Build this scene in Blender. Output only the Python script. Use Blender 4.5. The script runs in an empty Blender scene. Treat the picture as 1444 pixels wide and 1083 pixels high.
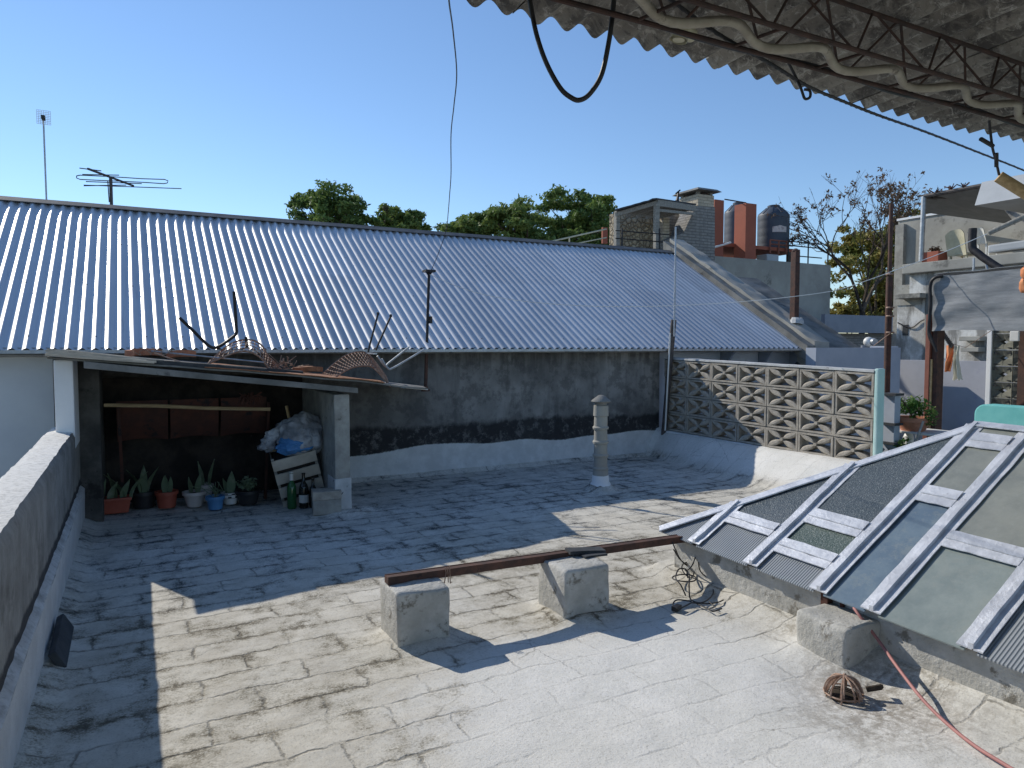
import bpy, bmesh, math, random
from mathutils import Vector, noise as mnoise
random.seed(7)
R = math.radians
scene = bpy.context.scene
col = scene.collection

# ------------------------------------------------------------------ survey
# House axes: +X along the neighbour's wall, +Y away from the viewer, +Z up.
# The terrace was surveyed from the viewer's eye (0, 0, 1.5); sight lines are
# intersected with real planes of the place to get real positions.
FOC, YAW, PITCH, EYE = 1000.0, R(28), R(3.06), 1.5
def ray(px, py):
    x = (px - 722) / FOC; y = (541.5 - py) / FOC
    f = math.cos(PITCH) + y * math.sin(PITCH); z = y * math.cos(PITCH) - math.sin(PITCH)
    return Vector((x * math.cos(YAW) + f * math.sin(YAW), -x * math.sin(YAW) + f * math.cos(YAW), z))
def _p(px, py, t):
    r = ray(px, py); return Vector((r.x * t, r.y * t, EYE + r.z * t))
def ath(px, py, h=0.0): return _p(px, py, (h - EYE) / ray(px, py).z)
def atu(px, py, u): return _p(px, py, u / ray(px, py).x)
def atv(px, py, v): return _p(px, py, v / ray(px, py).y)
def atd(px, py, d):
    y = (541.5 - py) / FOC
    return _p(px, py, d / (math.cos(PITCH) + y * math.sin(PITCH)))

# ------------------------------------------------------------------ materials
class G:
    def __init__(s, name):
        s.m = bpy.data.materials.new(name); s.m.use_nodes = True
        s.t = s.m.node_tree; s.t.nodes.clear()
        s.out = s.t.nodes.new('ShaderNodeOutputMaterial')
        s.b = s.t.nodes.new('ShaderNodeBsdfPrincipled')
        s.t.links.new(s.b.outputs[0], s.out.inputs[0])
    def n(s, t, **kw):
        nd = s.t.nodes.new(t)
        for k, v in kw.items(): setattr(nd, k, v)
        return nd
    def put(s, inp, v):
        if hasattr(v, 'is_output'): s.t.links.new(v, inp)
        elif isinstance(v, (tuple, list)) and len(v) == 3 and inp.type == 'RGBA': inp.default_value = (*v, 1)
        else: inp.default_value = v
    def pos(s): return s.n('ShaderNodeNewGeometry').outputs['Position']
    def obj(s): return s.n('ShaderNodeTexCoord').outputs['Object']
    def scale(s, v, k):
        nd = s.n('ShaderNodeVectorMath', operation='MULTIPLY'); s.put(nd.inputs[0], v); nd.inputs[1].default_value = k; return nd.outputs[0]
    def vadd(s, a, b):
        nd = s.n('ShaderNodeVectorMath', operation='ADD'); s.put(nd.inputs[0], a); s.put(nd.inputs[1], b); return nd.outputs[0]
    def noise(s, v, sc, det=4, rough=.55, dist=0, colr=False):
        nd = s.n('ShaderNodeTexNoise'); s.put(nd.inputs['Vector'], v)
        nd.inputs['Scale'].default_value = sc; nd.inputs['Detail'].default_value = det
        nd.inputs['Roughness'].default_value = rough; nd.inputs['Distortion'].default_value = dist
        return nd.outputs['Color' if colr else 'Fac']
    def vor(s, v, sc, feat='F1', out='Distance', rnd=1):
        nd = s.n('ShaderNodeTexVoronoi', feature=feat); s.put(nd.inputs['Vector'], v)
        nd.inputs['Scale'].default_value = sc; nd.inputs['Randomness'].default_value = rnd
        return nd.outputs[out]
    def brick(s, v, w, h, mort, smooth=.2, off=.5):
        nd = s.n('ShaderNodeTexBrick', offset=off); s.put(nd.inputs['Vector'], v)
        nd.inputs['Scale'].default_value = 1; nd.inputs['Brick Width'].default_value = w; nd.inputs['Row Height'].default_value = h
        nd.inputs['Mortar Size'].default_value = mort; nd.inputs['Mortar Smooth'].default_value = smooth
        nd.inputs['Color1'].default_value = (1, 1, 1, 1); nd.inputs['Color2'].default_value = (.6, .6, .6, 1)
        return nd.outputs['Fac'], nd.outputs['Color']
    def wave(s, v, sc, dist=0, d='X'):
        nd = s.n('ShaderNodeTexWave', bands_direction=d); s.put(nd.inputs['Vector'], v)
        nd.inputs['Scale'].default_value = sc; nd.inputs['Distortion'].default_value = dist; return nd.outputs['Fac']
    def ramp(s, f, *st):
        nd = s.n('ShaderNodeValToRGB'); s.put(nd.inputs[0], f); e = nd.color_ramp.elements
        while len(e) < len(st): e.new(.5)
        for i, (p, c) in enumerate(st):
            e[i].position = p; e[i].color = (*(c if isinstance(c, tuple) else (c, c, c)), 1)
        return nd.outputs[0]
    def sm(s, f, a, b):                          # smooth step a..b
        nd = s.n('ShaderNodeMapRange', interpolation_type='SMOOTHSTEP'); s.put(nd.inputs[0], f)
        nd.inputs[1].default_value = a; nd.inputs[2].default_value = b; return nd.outputs[0]
    def mix(s, f, a, b, mode='MIX'):
        nd = s.n('ShaderNodeMix', data_type='RGBA', blend_type=mode)
        s.put(nd.inputs[0], f); s.put(nd.inputs[6], a); s.put(nd.inputs[7], b); return nd.outputs[2]
    def math(s, op, a, b=0.0, clamp=False):
        nd = s.n('ShaderNodeMath', operation=op, use_clamp=clamp); s.put(nd.inputs[0], a); s.put(nd.inputs[1], b); return nd.outputs[0]
    def sep(s, v):
        nd = s.n('ShaderNodeSeparateXYZ'); s.put(nd.inputs[0], v); return nd.outputs
    def bump(s, h, strength=.5, dist=.01):
        nd = s.n('ShaderNodeBump'); s.put(nd.inputs['Height'], h)
        nd.inputs['Strength'].default_value = strength; nd.inputs['Distance'].default_value = dist
        s.t.links.new(nd.outputs[0], s.b.inputs['Normal'])
    def done(s, color, rough=.8, metal=0, spec=None, **kw):
        s.put(s.b.inputs['Base Color'], color); s.put(s.b.inputs['Roughness'], rough); s.put(s.b.inputs['Metallic'], metal)
        if spec is not None: s.b.inputs['Specular IOR Level'].default_value = spec
        for k, v in kw.items(): s.put(s.b.inputs[k.replace('_', ' ')], v)
        return s.m

def simple(name, c1, c2, sc=12, rough=.8, metal=0, bump=.3, bd=.004, bsc=60, spots=None, spec=None, stretch=(1, 1, 1)):
    g = G(name); p = g.scale(g.obj(), stretch)
    f = g.noise(p, sc, 6, .65)
    c = g.mix(g.sm(f, .35, .68), c1, c2)
    if spots: c = g.mix(g.sm(g.noise(p, spots[1], 5, .7), spots[2], spots[2] + .1), c, spots[0])
    if bump: g.bump(g.noise(p, bsc, 5, .7), bump, bd)
    r = g.math('ADD', g.math('MULTIPLY', f, .25), rough - .12)
    return g.done(c, r, metal, spec)

M = {}
M['concrete'] = simple('old_concrete', (.27, .26, .235), (.40, .39, .35), 7, .9, bump=.6, bd=.006, bsc=45, spots=((.12, .115, .10), 9, .6))
M['concrete_dark'] = simple('weathered_cement', (.13, .13, .12), (.25, .245, .23), 2.5, .9, bump=.5, bsc=30, spots=((.07, .07, .065), 3, .6))
M['concrete_light'] = simple('pale_cement', (.30, .29, .26), (.40, .39, .35), 1.2, .9, bump=.5, bsc=12, spots=((.16, .155, .14), 1.5, .58))
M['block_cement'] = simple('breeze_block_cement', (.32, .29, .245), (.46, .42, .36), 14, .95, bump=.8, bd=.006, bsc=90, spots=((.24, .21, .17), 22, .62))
M['white'] = simple('white_wash', (.78, .79, .80), (.84, .85, .85), 2.5, .85, bump=.3, bsc=25, spots=((.5, .5, .49), 5, .66))
M['pale_blue'] = simple('pale_painted_wall', (.38, .42, .50), (.48, .52, .59), 1.2, .9, bump=.25, bsc=18, spots=((.40, .42, .47), 2.2, .62))
M['lavender'] = simple('lavender_painted_wall', (.35, .355, .39), (.42, .425, .46), 1.1, .9, bump=.25, bsc=18, spots=((.33, .33, .42), 2.0, .6))
M['teal'] = simple('teal_paint', (.13, .46, .44), (.19, .54, .51), 5, .75, bump=.35, bsc=22, spots=((.32, .52, .48), 9, .68))
M['teal_pale'] = simple('faded_teal_paint', (.42, .62, .60), (.52, .70, .67), 5, .8, bump=.35, bsc=30, spots=((.36, .40, .38), 9, .66))
M['rust'] = simple('rusty_steel', (.06, .032, .024), (.12, .055, .038), 14, .8, bump=.5, bsc=70, spots=((.035, .022, .02), 20, .6))
M['rust_light'] = simple('orange_rust', (.26, .11, .055), (.38, .18, .09), 16, .9, bump=.5, bsc=70, spots=((.12, .05, .03), 20, .58))
M['dark_rust'] = simple('dark_rusty_sheet', (.05, .018, .012), (.09, .03, .018), 5, .8, bump=.3, bsc=30, spots=((.018, .012, .012), 7, .55))
M['red_oxide'] = simple('red_oxide_paint', (.30, .085, .05), (.37, .11, .065), 1.5, .8, bump=.2, bsc=14, spots=((.22, .06, .04), 3, .63))
M['red_steel'] = simple('brown_red_steel', (.21, .07, .045), (.28, .10, .065), 6, .7, bump=.2, bsc=30, spots=((.10, .05, .04), 10, .62))
M['limewash'] = simple('limewashed_concrete', (.40, .39, .355), (.56, .55, .515), 6, .9, bump=1, bd=.010, bsc=34, spots=((.20, .185, .155), 7, .555))
M['worn_white'] = simple('worn_white_paint', (.44, .45, .45), (.60, .61, .61), 6, .9, bump=.5, bsc=40, spots=((.25, .245, .23), 9, .58))
M['conduit'] = simple('dusty_beige_conduit', (.27, .24, .185), (.38, .345, .275), 8, .7, bump=.2, spots=((.15, .125, .095), 9, .6))
M['truss'] = simple('dark_brown_rusty_bar', (.035, .022, .018), (.075, .04, .03), 14, .8, bump=.4, bsc=70)
M['pole_wood'] = simple('old_pole_wood', (.26, .18, .09), (.40, .29, .16), 3, .8, bump=.4, bsc=20, stretch=(1, 12, 12))
M['screen'] = simple('shade_toned_block', (.14, .14, .115), (.22, .215, .175), 9, .95, bump=.6, bsc=50)  # greenish block tone darkened for the shade it stands in
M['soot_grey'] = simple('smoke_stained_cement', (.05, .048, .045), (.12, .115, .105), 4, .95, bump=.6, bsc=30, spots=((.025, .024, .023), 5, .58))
M['black'] = simple('black_rubber', (.012, .012, .014), (.025, .025, .028), 20, .5, bump=.2)
M['black_metal'] = simple('black_metal', (.02, .02, .022), (.045, .04, .04), 20, .55, metal=.4, bump=.2)
M['galv'] = simple('grey_galvanised_pipe', (.36, .38, .40), (.52, .54, .56), 12, .5, metal=.6, bump=.15)
M['dark_pipe'] = simple('dark_pipe', (.05, .045, .045), (.10, .085, .08), 12, .7, bump=.3)
M['wire_rust'] = simple('weathered_wire', (.26, .15, .10), (.44, .32, .25), 30, .7, metal=.2, bump=.2)
M['wood_grey'] = simple('weathered_wood', (.20, .19, .165), (.36, .34, .30), 3, .9, bump=.6, bsc=20, stretch=(1, 14, 14))
M['wood'] = simple('raw_wood', (.40, .27, .13), (.56, .40, .21), 3, .75, bump=.4, bsc=20, stretch=(1, 12, 12))
M['crate'] = simple('crate_wood', (.40, .35, .28), (.55, .49, .40), 4, .85, bump=.4, bsc=25)
M['terracotta'] = simple('terracotta', (.42, .17, .10), (.54, .25, .16), 10, .85, bump=.2, spots=((.55, .38, .30), 8, .66))
M['red_plastic'] = simple('red_brown_plastic', (.34, .07, .04), (.42, .10, .06), 6, .5, bump=.1)
M['black_plastic'] = simple('black_plastic', (.02, .02, .022), (.035, .035, .035), 6, .4, bump=.1)
M['pale_plastic'] = simple('pale_pink_plastic', (.50, .45, .43), (.60, .55, .52), 6, .5, bump=.1)
M['blue_plastic'] = simple('blue_plastic', (.07, .21, .42), (.10, .27, .50), 6, .45, bump=.1)
M['white_plastic'] = simple('white_plastic', (.70, .70, .68), (.78, .78, .76), 6, .45, bump=.1)
M['cream_plastic'] = simple('aged_cream_plastic', (.46, .43, .30), (.58, .54, .40), 5, .55, bump=.15, spots=((.34, .31, .22), 8, .64))
M['hose'] = simple('faded_pink_hose', (.36, .15, .14), (.46, .21, .19), 10, .6, bump=.2)
M['soil'] = simple('potting_soil', (.03, .022, .016), (.06, .045, .03), 40, 1, bump=.8, bsc=90)
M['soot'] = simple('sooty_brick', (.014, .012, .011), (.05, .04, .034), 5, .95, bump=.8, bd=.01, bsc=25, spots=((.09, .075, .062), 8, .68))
M['oldbrick'] = simple('broken_brick', (.36, .14, .08), (.48, .22, .13), 14, .95, bump=.8, bsc=50)
M['tarp'] = simple('grey_woven_tarp', (.20, .21, .22), (.30, .31, .32), 3, .8, bump=.4, bsc=30, stretch=(1, 1, 6), spots=((.42, .42, .42), 4, .67))
M['net'] = simple('grey_shade_net', (.17, .175, .18), (.22, .225, .23), 5, .9, bump=.3)
M['panel'] = simple('pale_grey_panel', (.36, .38, .40), (.43, .45, .47), 2, .7, bump=.2)
M['tank'] = simple('dark_tank_plastic', (.05, .065, .09), (.065, .08, .105), 2, .55, bump=.1)
M['glass_green'] = simple('green_bottle_glass', (.02, .09, .03), (.03, .12, .04), 5, .12, bump=0)
M['glass_dark'] = simple('dark_bottle_glass', (.01, .012, .01), (.018, .02, .016), 5, .12, bump=0)
M['paper'] = simple('paper_label', (.6, .58, .52), (.7, .68, .62), 9, .8, bump=0)
M['orange_cloth'] = simple('orange_cloth', (.68, .24, .10), (.78, .34, .16), 8, .9, bump=.3, spots=((.75, .60, .48), 9, .62))
M['white_cloth'] = simple('off_white_cloth', (.68, .65, .54), (.78, .75, .66), 8, .9, bump=.3)
M['slate'] = simple('dark_slate_strip', (.03, .034, .04), (.06, .065, .07), 12, .8, bump=.5)
M['bark'] = simple('tree_bark', (.10, .075, .055), (.18, .14, .105), 5, .95, bump=.8, bsc=25)
M['bark_pale'] = simple('pale_tree_bark', (.22, .18, .14), (.32, .27, .22), 5, .95, bump=.6, bsc=25)
M['bluegrey_roof'] = simple('blue_grey_sheet', (.20, .23, .29), (.26, .29, .35), 2, .6, bump=.2)
M['silver_cap'] = simple('dull_ridge_flashing', (.07, .075, .08), (.14, .145, .15), 4, .6, metal=.3, bump=.3, bsc=20)

def leafmat(name, a, b, c):
    g = G(name); p = g.pos()
    f = g.noise(p, .9, 3, .6); k = g.noise(p, 9, 2, .6)
    cl = g.mix(g.sm(f, .38, .62), a, b); cl = g.mix(g.sm(k, .5, .7), cl, c)
    g.done(cl, .6, spec=.3)
    tr = g.n('ShaderNodeBsdfTranslucent'); g.put(tr.inputs[0], cl)
    mx = g.n('ShaderNodeMixShader'); mx.inputs[0].default_value = .3
    g.t.links.new(g.b.outputs[0], mx.inputs[1]); g.t.links.new(tr.outputs[0], mx.inputs[2]); g.t.links.new(mx.outputs[0], g.out.inputs[0])
    return g.m
M['leaf_dark'] = leafmat('dark_green_leaves', (.10, .165, .05), (.16, .24, .065), (.25, .31, .09))
M['leaf_mid'] = leafmat('green_leaves', (.12, .19, .055), (.20, .27, .075), (.28, .33, .10))
M['leaf_yellow'] = leafmat('yellow_green_leaves', (.17, .20, .05), (.31, .27, .07), (.36, .25, .085))
M['leaf_brown'] = leafmat('dry_brown_leaves', (.11, .075, .05), (.17, .11, .07), (.22, .14, .07))
M['leaf_pot'] = leafmat('bright_pot_leaves', (.08, .18, .04), (.16, .28, .07), (.26, .32, .09))
M['leaf_snake'] = leafmat('snake_plant_leaves', (.16, .22, .13), (.22, .28, .17), (.30, .34, .24))

def floor_mat():
    g = G('whitewashed_tile_floor'); p = g.pos()
    x, y, z = g.sep(p)
    wob = g.noise(p, 3.2, 3, .6, colr=True)
    pw = g.vadd(p, g.scale(g.vadd(wob, (-.5, -.5, -.5)), (.10, .075, 0)))
    wob2 = g.noise(p, 14, 3, .6, colr=True)
    pw = g.vadd(pw, g.scale(g.vadd(wob2, (-.5, -.5, -.5)), (.05, .045, 0)))
    mort, bcol = g.brick(pw, .44, .20, .010, .8)
    mort2, _ = g.brick(pw, .44, .20, .045, 1.0)
    big = g.noise(p, .75, 8, .72, .2)
    mid = g.noise(p, 3.0, 8, .75, .1)
    fine = g.noise(p, 26, 6, .78)
    grit = g.noise(p, 110, 3, .7)
    # freshly painted smooth zone on the near right of the terrace
    dx = g.math('SUBTRACT', x, 1.85); dy = g.math('SUBTRACT', y, 1.95)
    d = g.math('SQRT', g.math('ADD', g.math('MULTIPLY', dx, dx), g.math('MULTIPLY', g.math('MULTIPLY', dy, dy), .8)))
    d = g.math('ADD', d, g.math('MULTIPLY', g.math('SUBTRACT', mid, .5), 1.5))
    fresh = g.math('SUBTRACT', 1, g.sm(d, .75, 1.35))
    ramp_zone = g.sm(z, .03, .14)
    fresh = g.math('MAXIMUM', fresh, ramp_zone)
    c = g.mix(g.sm(mid, .3, .7), (.56, .54, .485), (.74, .725, .68))
    c = g.mix(g.math('MULTIPLY', g.sm(fine, .5, .72), .6), c, (.38, .35, .29))
    c = g.mix(g.math('MULTIPLY', g.sm(g.noise(p, 60, 4, .8), .54, .66), .4), c, (.30, .28, .24))
    # worn brown dirt
    dirt = g.math('MULTIPLY', g.sm(big, .47, .66), g.sm(fine, .36, .62))
    c = g.mix(g.math('MULTIPLY', dirt, .75), c, (.24, .21, .16))
    leftz = g.math('MULTIPLY', g.math('SUBTRACT', 1, g.sm(x, .9, 2.1)), g.math('SUBTRACT', 1, g.sm(y, 4.6, 5.6)))
    midz = g.math('MULTIPLY', g.sm(x, 1.3, 2.0), g.math('MULTIPLY', g.sm(y, 2.7, 3.3), g.math('SUBTRACT', 1, g.sm(y, 4.8, 6.2))))
    wz = g.math('MAXIMUM', leftz, midz)
    warm = g.mix(g.sm(g.noise(p, 4.5, 5, .7), .35, .65), (.50, .455, .37), (.66, .62, .53))
    c = g.mix(g.math('MULTIPLY', wz, .65), c, warm)
    fc = g.mix(g.sm(mid, .35, .7), (.70, .695, .665), (.80, .79, .765))
    fc = g.mix(g.math('MULTIPLY', g.sm(fine, .56, .78), .45), fc, (.45, .44, .41))
    c = g.mix(g.math('MULTIPLY', fresh, .85), c, fc)
    # grime: a patchy field that gathers along the joints, densest at the left; at the back it also carries painted shade
    ramp_zone2 = g.math('SUBTRACT', 1, ramp_zone)
    gn = g.noise(p, 2.9, 10, .80, .15); gn2 = g.noise(g.scale(p, (1, 1.7, 1)), 7.5, 8, .78)
    fld = g.math('ADD', g.math('MULTIPLY', gn, .70), g.math('MULTIPLY', gn2, .30))
    fld = g.math('ADD', fld, g.math('MULTIPLY', mort2, g.math('ADD', .02, g.math('MULTIPLY', g.sm(big, .40, .60), .065))))
    back = g.sm(y, 3.9, 5.2)
    zone = g.math('MAXIMUM', g.math('MULTIPLY', wz, .085), g.math('MULTIPLY', back, .07))
    fld = g.math('SUBTRACT', g.math('ADD', fld, zone), g.math('MULTIPLY', fresh, .09))
    gcol = g.mix(back, (.185, .16, .105), (.075, .08, .085))  # back tone is darker and cooler, deepening the shaded part of the floor
    soft = g.math('MULTIPLY', g.math('MULTIPLY', g.sm(fld, .545, .68), g.sm(grit, .30, .62)), ramp_zone2)
    c = g.mix(g.math('MULTIPLY', soft, .85), c, gcol)
    core = g.math('MULTIPLY', g.math('MULTIPLY', g.sm(fld, .63, .70), g.sm(fine, .36, .56)), ramp_zone2)
    c = g.mix(g.math('MULTIPLY', core, .85), c, g.mix(back, (.085, .068, .042), (.035, .038, .042)))
    line = g.math('MULTIPLY', mort, g.math('MULTIPLY', g.sm(g.noise(p, 9, 6, .8), .38, .56), g.sm(g.noise(p, 1.7, 5, .7), .36, .54)))
    line = g.math('MULTIPLY', line, g.math('SUBTRACT', 1, g.math('MULTIPLY', fresh, .68)))
    groove = g.math('MULTIPLY', mort, g.sm(g.noise(p, 2.4, 3, .6), .35, .6))
    c = g.mix(g.math('MULTIPLY', line, .66), c, (.09, .08, .062))
    # mud round the drain
    ex = g.math('SUBTRACT', x, 2.72); ey = g.math('SUBTRACT', y, 1.85)
    e = g.math('SQRT', g.math('ADD', g.math('MULTIPLY', ex, ex), g.math('MULTIPLY', ey, ey)))
    e = g.math('ADD', e, g.math('MULTIPLY', g.math('SUBTRACT', mid, .5), .9))
    mud = g.math('MULTIPLY', g.math('SUBTRACT', 1, g.sm(e, .05, .55)), g.sm(fine, .35, .6))
    c = g.mix(g.math('MULTIPLY', mud, .75), c, (.20, .17, .135))
    c = g.mix(g.math('MULTIPLY', g.sm(grit, .54, .68), .42), c, (.24, .225, .20))
    # hairline cracks
    cr = g.vor(g.vadd(p, g.scale(wob2, (.08, .08, 0))), .9, 'DISTANCE_TO_EDGE')
    cr = g.math('MULTIPLY', g.math('SUBTRACT', 1, g.sm(cr, .0, .0035)), g.sm(g.noise(p, 1.6, 2), .53, .60))
    c = g.mix(g.math('MULTIPLY', cr, .6), c, (.16, .15, .13))
    h = g.math('SUBTRACT', g.math('ADD', g.math('MULTIPLY', fine, .5), g.math('ADD', mid, g.math('MULTIPLY', grit, .15))), g.math('ADD', g.math('MULTIPLY', line, .5), g.math('MULTIPLY', g.math('MULTIPLY', groove, g.math('SUBTRACT', 1, g.math('MULTIPLY', fresh, .9))), .16)))
    g.bump(h, .6, .011)
    return g.done(c, .85, spec=.25)
M['floor'] = floor_mat()

def dark_wall_mat():
    g = G('stained_neighbour_plaster'); p = g.pos(); x, y, z = g.sep(p)
    st = g.noise(g.scale(p, (5, 5, .55)), 1.4, 6, .65)
    cl = g.noise(p, 1.3, 5, .6); fine = g.noise(p, 26, 6, .75); mid = g.noise(p, 6, 5, .7)
    c = g.mix(g.sm(cl, .3, .68), (.13, .127, .122), (.30, .294, .28))
    c = g.mix(g.math('MULTIPLY', g.sm(st, .50, .70), .45), c, (.065, .063, .062))
    c = g.mix(g.math('MULTIPLY', g.sm(mid, .47, .60), .55), c, (.075, .073, .072))
    c = g.mix(g.math('MULTIPLY', g.sm(g.noise(g.scale(p, (1, 1, .5)), 3.3, 6, .75, .6), .52, .66), .6), c, (.30, .295, .28))
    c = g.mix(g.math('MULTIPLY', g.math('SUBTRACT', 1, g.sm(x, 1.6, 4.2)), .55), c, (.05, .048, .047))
    c = g.mix(g.math('MULTIPLY', g.sm(st, .28, .42), -.0) if False else g.math('MULTIPLY', g.sm(fine, .55, .75), .4), c, (.21, .20, .19))
    # black run-off under the eave
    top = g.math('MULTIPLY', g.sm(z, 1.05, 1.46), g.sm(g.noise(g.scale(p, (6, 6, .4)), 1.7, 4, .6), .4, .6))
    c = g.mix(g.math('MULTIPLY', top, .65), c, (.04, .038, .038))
    # a few pale flakes
    fl = g.sm(g.noise(p, 2.6, 5, .7), .69, .71); c = g.mix(g.math('MULTIPLY', fl, .8), c, (.36, .35, .33))
    # black tar band
    zz = g.math('ADD', z, g.math('ADD', g.math('MULTIPLY', g.math('SUBTRACT', mid, .5), .16), g.math('MULTIPLY', g.math('SUBTRACT', g.noise(g.scale(p, (2.2, 2.2, .6)), 1.2, 6, .7), .5), .22)))
    band = g.math('MULTIPLY', g.math('SUBTRACT', 1, g.sm(zz, .545, .615)), .93)
    tar = g.mix(g.math('MULTIPLY', g.sm(g.noise(p, 7, 8, .82), .50, .60), .75), (.016, .016, .018), (.15, .145, .14))
    c = g.mix(band, c, tar)
    # brushed white skirting with a wandering upper edge
    wv = g.noise(g.scale(p, (1, 0, 0)), .75, 1, .4)
    zw = g.math('ADD', z, g.math('ADD', g.math('MULTIPLY', g.math('SUBTRACT', wv, .5), .26), g.math('MULTIPLY', g.math('SUBTRACT', fine, .5), .035)))
    wh = g.math('SUBTRACT', 1, g.sm(zw, .315, .33))
    whc = g.mix(g.sm(mid, .35, .7), (.55, .56, .56), (.68, .69, .69))
    whc = g.mix(g.math('MULTIPLY', g.sm(fine, .6, .72), .5), whc, (.36, .36, .35))
    c = g.mix(wh, c, whc)
    g.bump(g.math('ADD', fine, g.math('MULTIPLY', mid, .8)), .6, .008)
    return g.done(c, .9)
M['dark_wall'] = dark_wall_mat()

def parapet_mat():
    g = G('parapet_plaster'); p = g.pos(); x, y, z = g.sep(p)
    mid = g.noise(p, 5, 5, .7); fine = g.noise(p, 30, 6, .75)
    st = g.noise(g.scale(p, (4, 4, .5)), 2.0, 6, .65)
    c = g.mix(g.sm(mid, .3, .7), (.22, .21, .19), (.35, .335, .305))
    c = g.mix(g.math('MULTIPLY', g.sm(st, .50, .68), .3), c, (.11, .10, .09))
    c = g.mix(g.math('MULTIPLY', g.sm(g.noise(p, 4, 8, .8), .50, .64), .6), c, (.12, .11, .095))
    zz = g.math('ADD', z, g.math('MULTIPLY', g.math('SUBTRACT', mid, .5), .08))
    c = g.mix(g.math('SUBTRACT', 1, g.sm(zz, .37, .40)), c, (.045, .043, .045))
    w = g.mix(g.sm(mid, .35, .7), (.56, .57, .57), (.68, .69, .69))
    w = g.mix(g.math('MULTIPLY', g.sm(fine, .58, .7), .6), w, (.34, .34, .34))
    c = g.mix(g.math('SUBTRACT', 1, g.sm(zz, .29, .315)), c, w)
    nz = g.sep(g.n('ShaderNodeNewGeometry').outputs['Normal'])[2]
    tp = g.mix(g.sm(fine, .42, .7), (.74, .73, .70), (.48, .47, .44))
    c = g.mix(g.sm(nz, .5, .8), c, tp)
    g.bump(g.math('ADD', fine, mid), .7, .012)
    return g.done(c, .9)
M['parapet'] = parapet_mat()

def metal_mat(name, a, b, rough, sc=1.2, met=1.0):
    g = G(name); p = g.pos()
    f = g.noise(g.scale(p, (3, .8, .8)), sc, 5, .6); k = g.noise(p, 18, 4, .6)
    c = g.mix(g.sm(f, .3, .7), a, b)
    x, y, z = g.sep(p)                                   # each sheet weathers a little differently
    cid = g.math('FLOOR', g.math('DIVIDE', x, .84)); rid = g.math('FLOOR', g.math('DIVIDE', g.math('SUBTRACT', y, 9.05), 3.0))
    wn = g.n('ShaderNodeTexWhiteNoise', noise_dimensions='2D'); cb = g.n('ShaderNodeCombineXYZ'); g.put(cb.inputs[0], cid); g.put(cb.inputs[1], rid); g.t.links.new(cb.outputs[0], wn.inputs['Vector'])
    c = g.mix(g.math('MULTIPLY', wn.outputs['Value'], .30), c, (.30, .31, .33))
    st = g.sm(g.noise(g.scale(p, (9, .7, .7)), 1.5, 5, .7), .58, .72); c = g.mix(g.math('MULTIPLY', st, .35), c, (.28, .27, .26))
    return g.done(c, g.math('ADD', g.math('MULTIPLY', k, .08), rough - .06), met)
M['roof_metal'] = metal_mat('galvanised_corrugated_steel', (.64, .645, .65), (.74, .74, .74), .42, met=.62)

def foil_mat():
    g = G('silver_bitumen_foil'); p = g.obj()
    k = g.noise(p, 40, 5, .7); m = g.noise(p, 9, 4, .6)
    c = g.mix(g.sm(m, .35, .7), (.54, .56, .61), (.72, .74, .79)); c = g.mix(g.math('MULTIPLY', g.sm(k, .58, .72), .5), c, (.34, .34, .37))
    g.bump(g.math('ADD', k, g.math('MULTIPLY', m, 1.2)), .6, .006)
    return g.done(c, .48, .35)
M['foil'] = foil_mat()

def glass_mat(name, a, b, kind):
    g = G(name); p = g.pos()
    m = g.noise(p, 4, 5, .65); c = g.mix(g.sm(m, .3, .7), a, b)
    if kind == 'hammer':
        v = g.vor(p, 130, 'SMOOTH_F1'); g.bump(v, .7, .004); r = .36
        c = g.mix(g.math('MULTIPLY', g.sm(g.noise(p, 150, 3, .8), .53, .64), .7), c, (.36, .39, .39))  # pale specks paint the sparkle of the hammered surface
    elif kind == 'rib':
        w = g.wave(g.vadd(p, g.scale(g.noise(p, 3, 2, colr=True), (.004, .004, 0))), 21, 0, 'Y'); g.bump(w, .6, .006); r = .36
        c = g.mix(g.math('MULTIPLY', w, .6), c, (.42, .44, .47))
    else:
        g.bump(g.noise(p, 45, 4, .7), .3, .004); r = .22
        c = g.mix(g.math('MULTIPLY', g.sm(g.noise(g.scale(p, (1, 1, 1)), 5, 8, .8), .5, .64), .35), c, (.30, .32, .29))
        dust = g.sm(g.noise(p, 26, 6, .8), .5, .75); c = g.mix(g.math('MULTIPLY', dust, .35), c, (.34, .36, .34))
    return g.done(c, r, 0, .5)
M['glass_hammer'] = glass_mat('hammered_wire_glass', (.055, .072, .082), (.085, .10, .11), 'hammer')
M['glass_hammer_green'] = glass_mat('green_hammered_glass', (.06, .09, .075), (.10, .13, .11), 'hammer')
M['glass_rib'] = glass_mat('ribbed_glass', (.15, .175, .20), (.20, .225, .245), 'rib')
M['glass_frost'] = glass_mat('frosted_glass', (.20, .24, .235), (.29, .33, .315), 'frost')
M['glass_grey'] = glass_mat('grey_frosted_glass', (.20, .215, .20), (.28, .29, .26), 'frost')
M['glass_sky'] = glass_mat('sky_tinted_glass', (.12, .17, .23), (.18, .24, .29), 'frost')  # blue of the reflected sky put into the base colour

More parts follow.
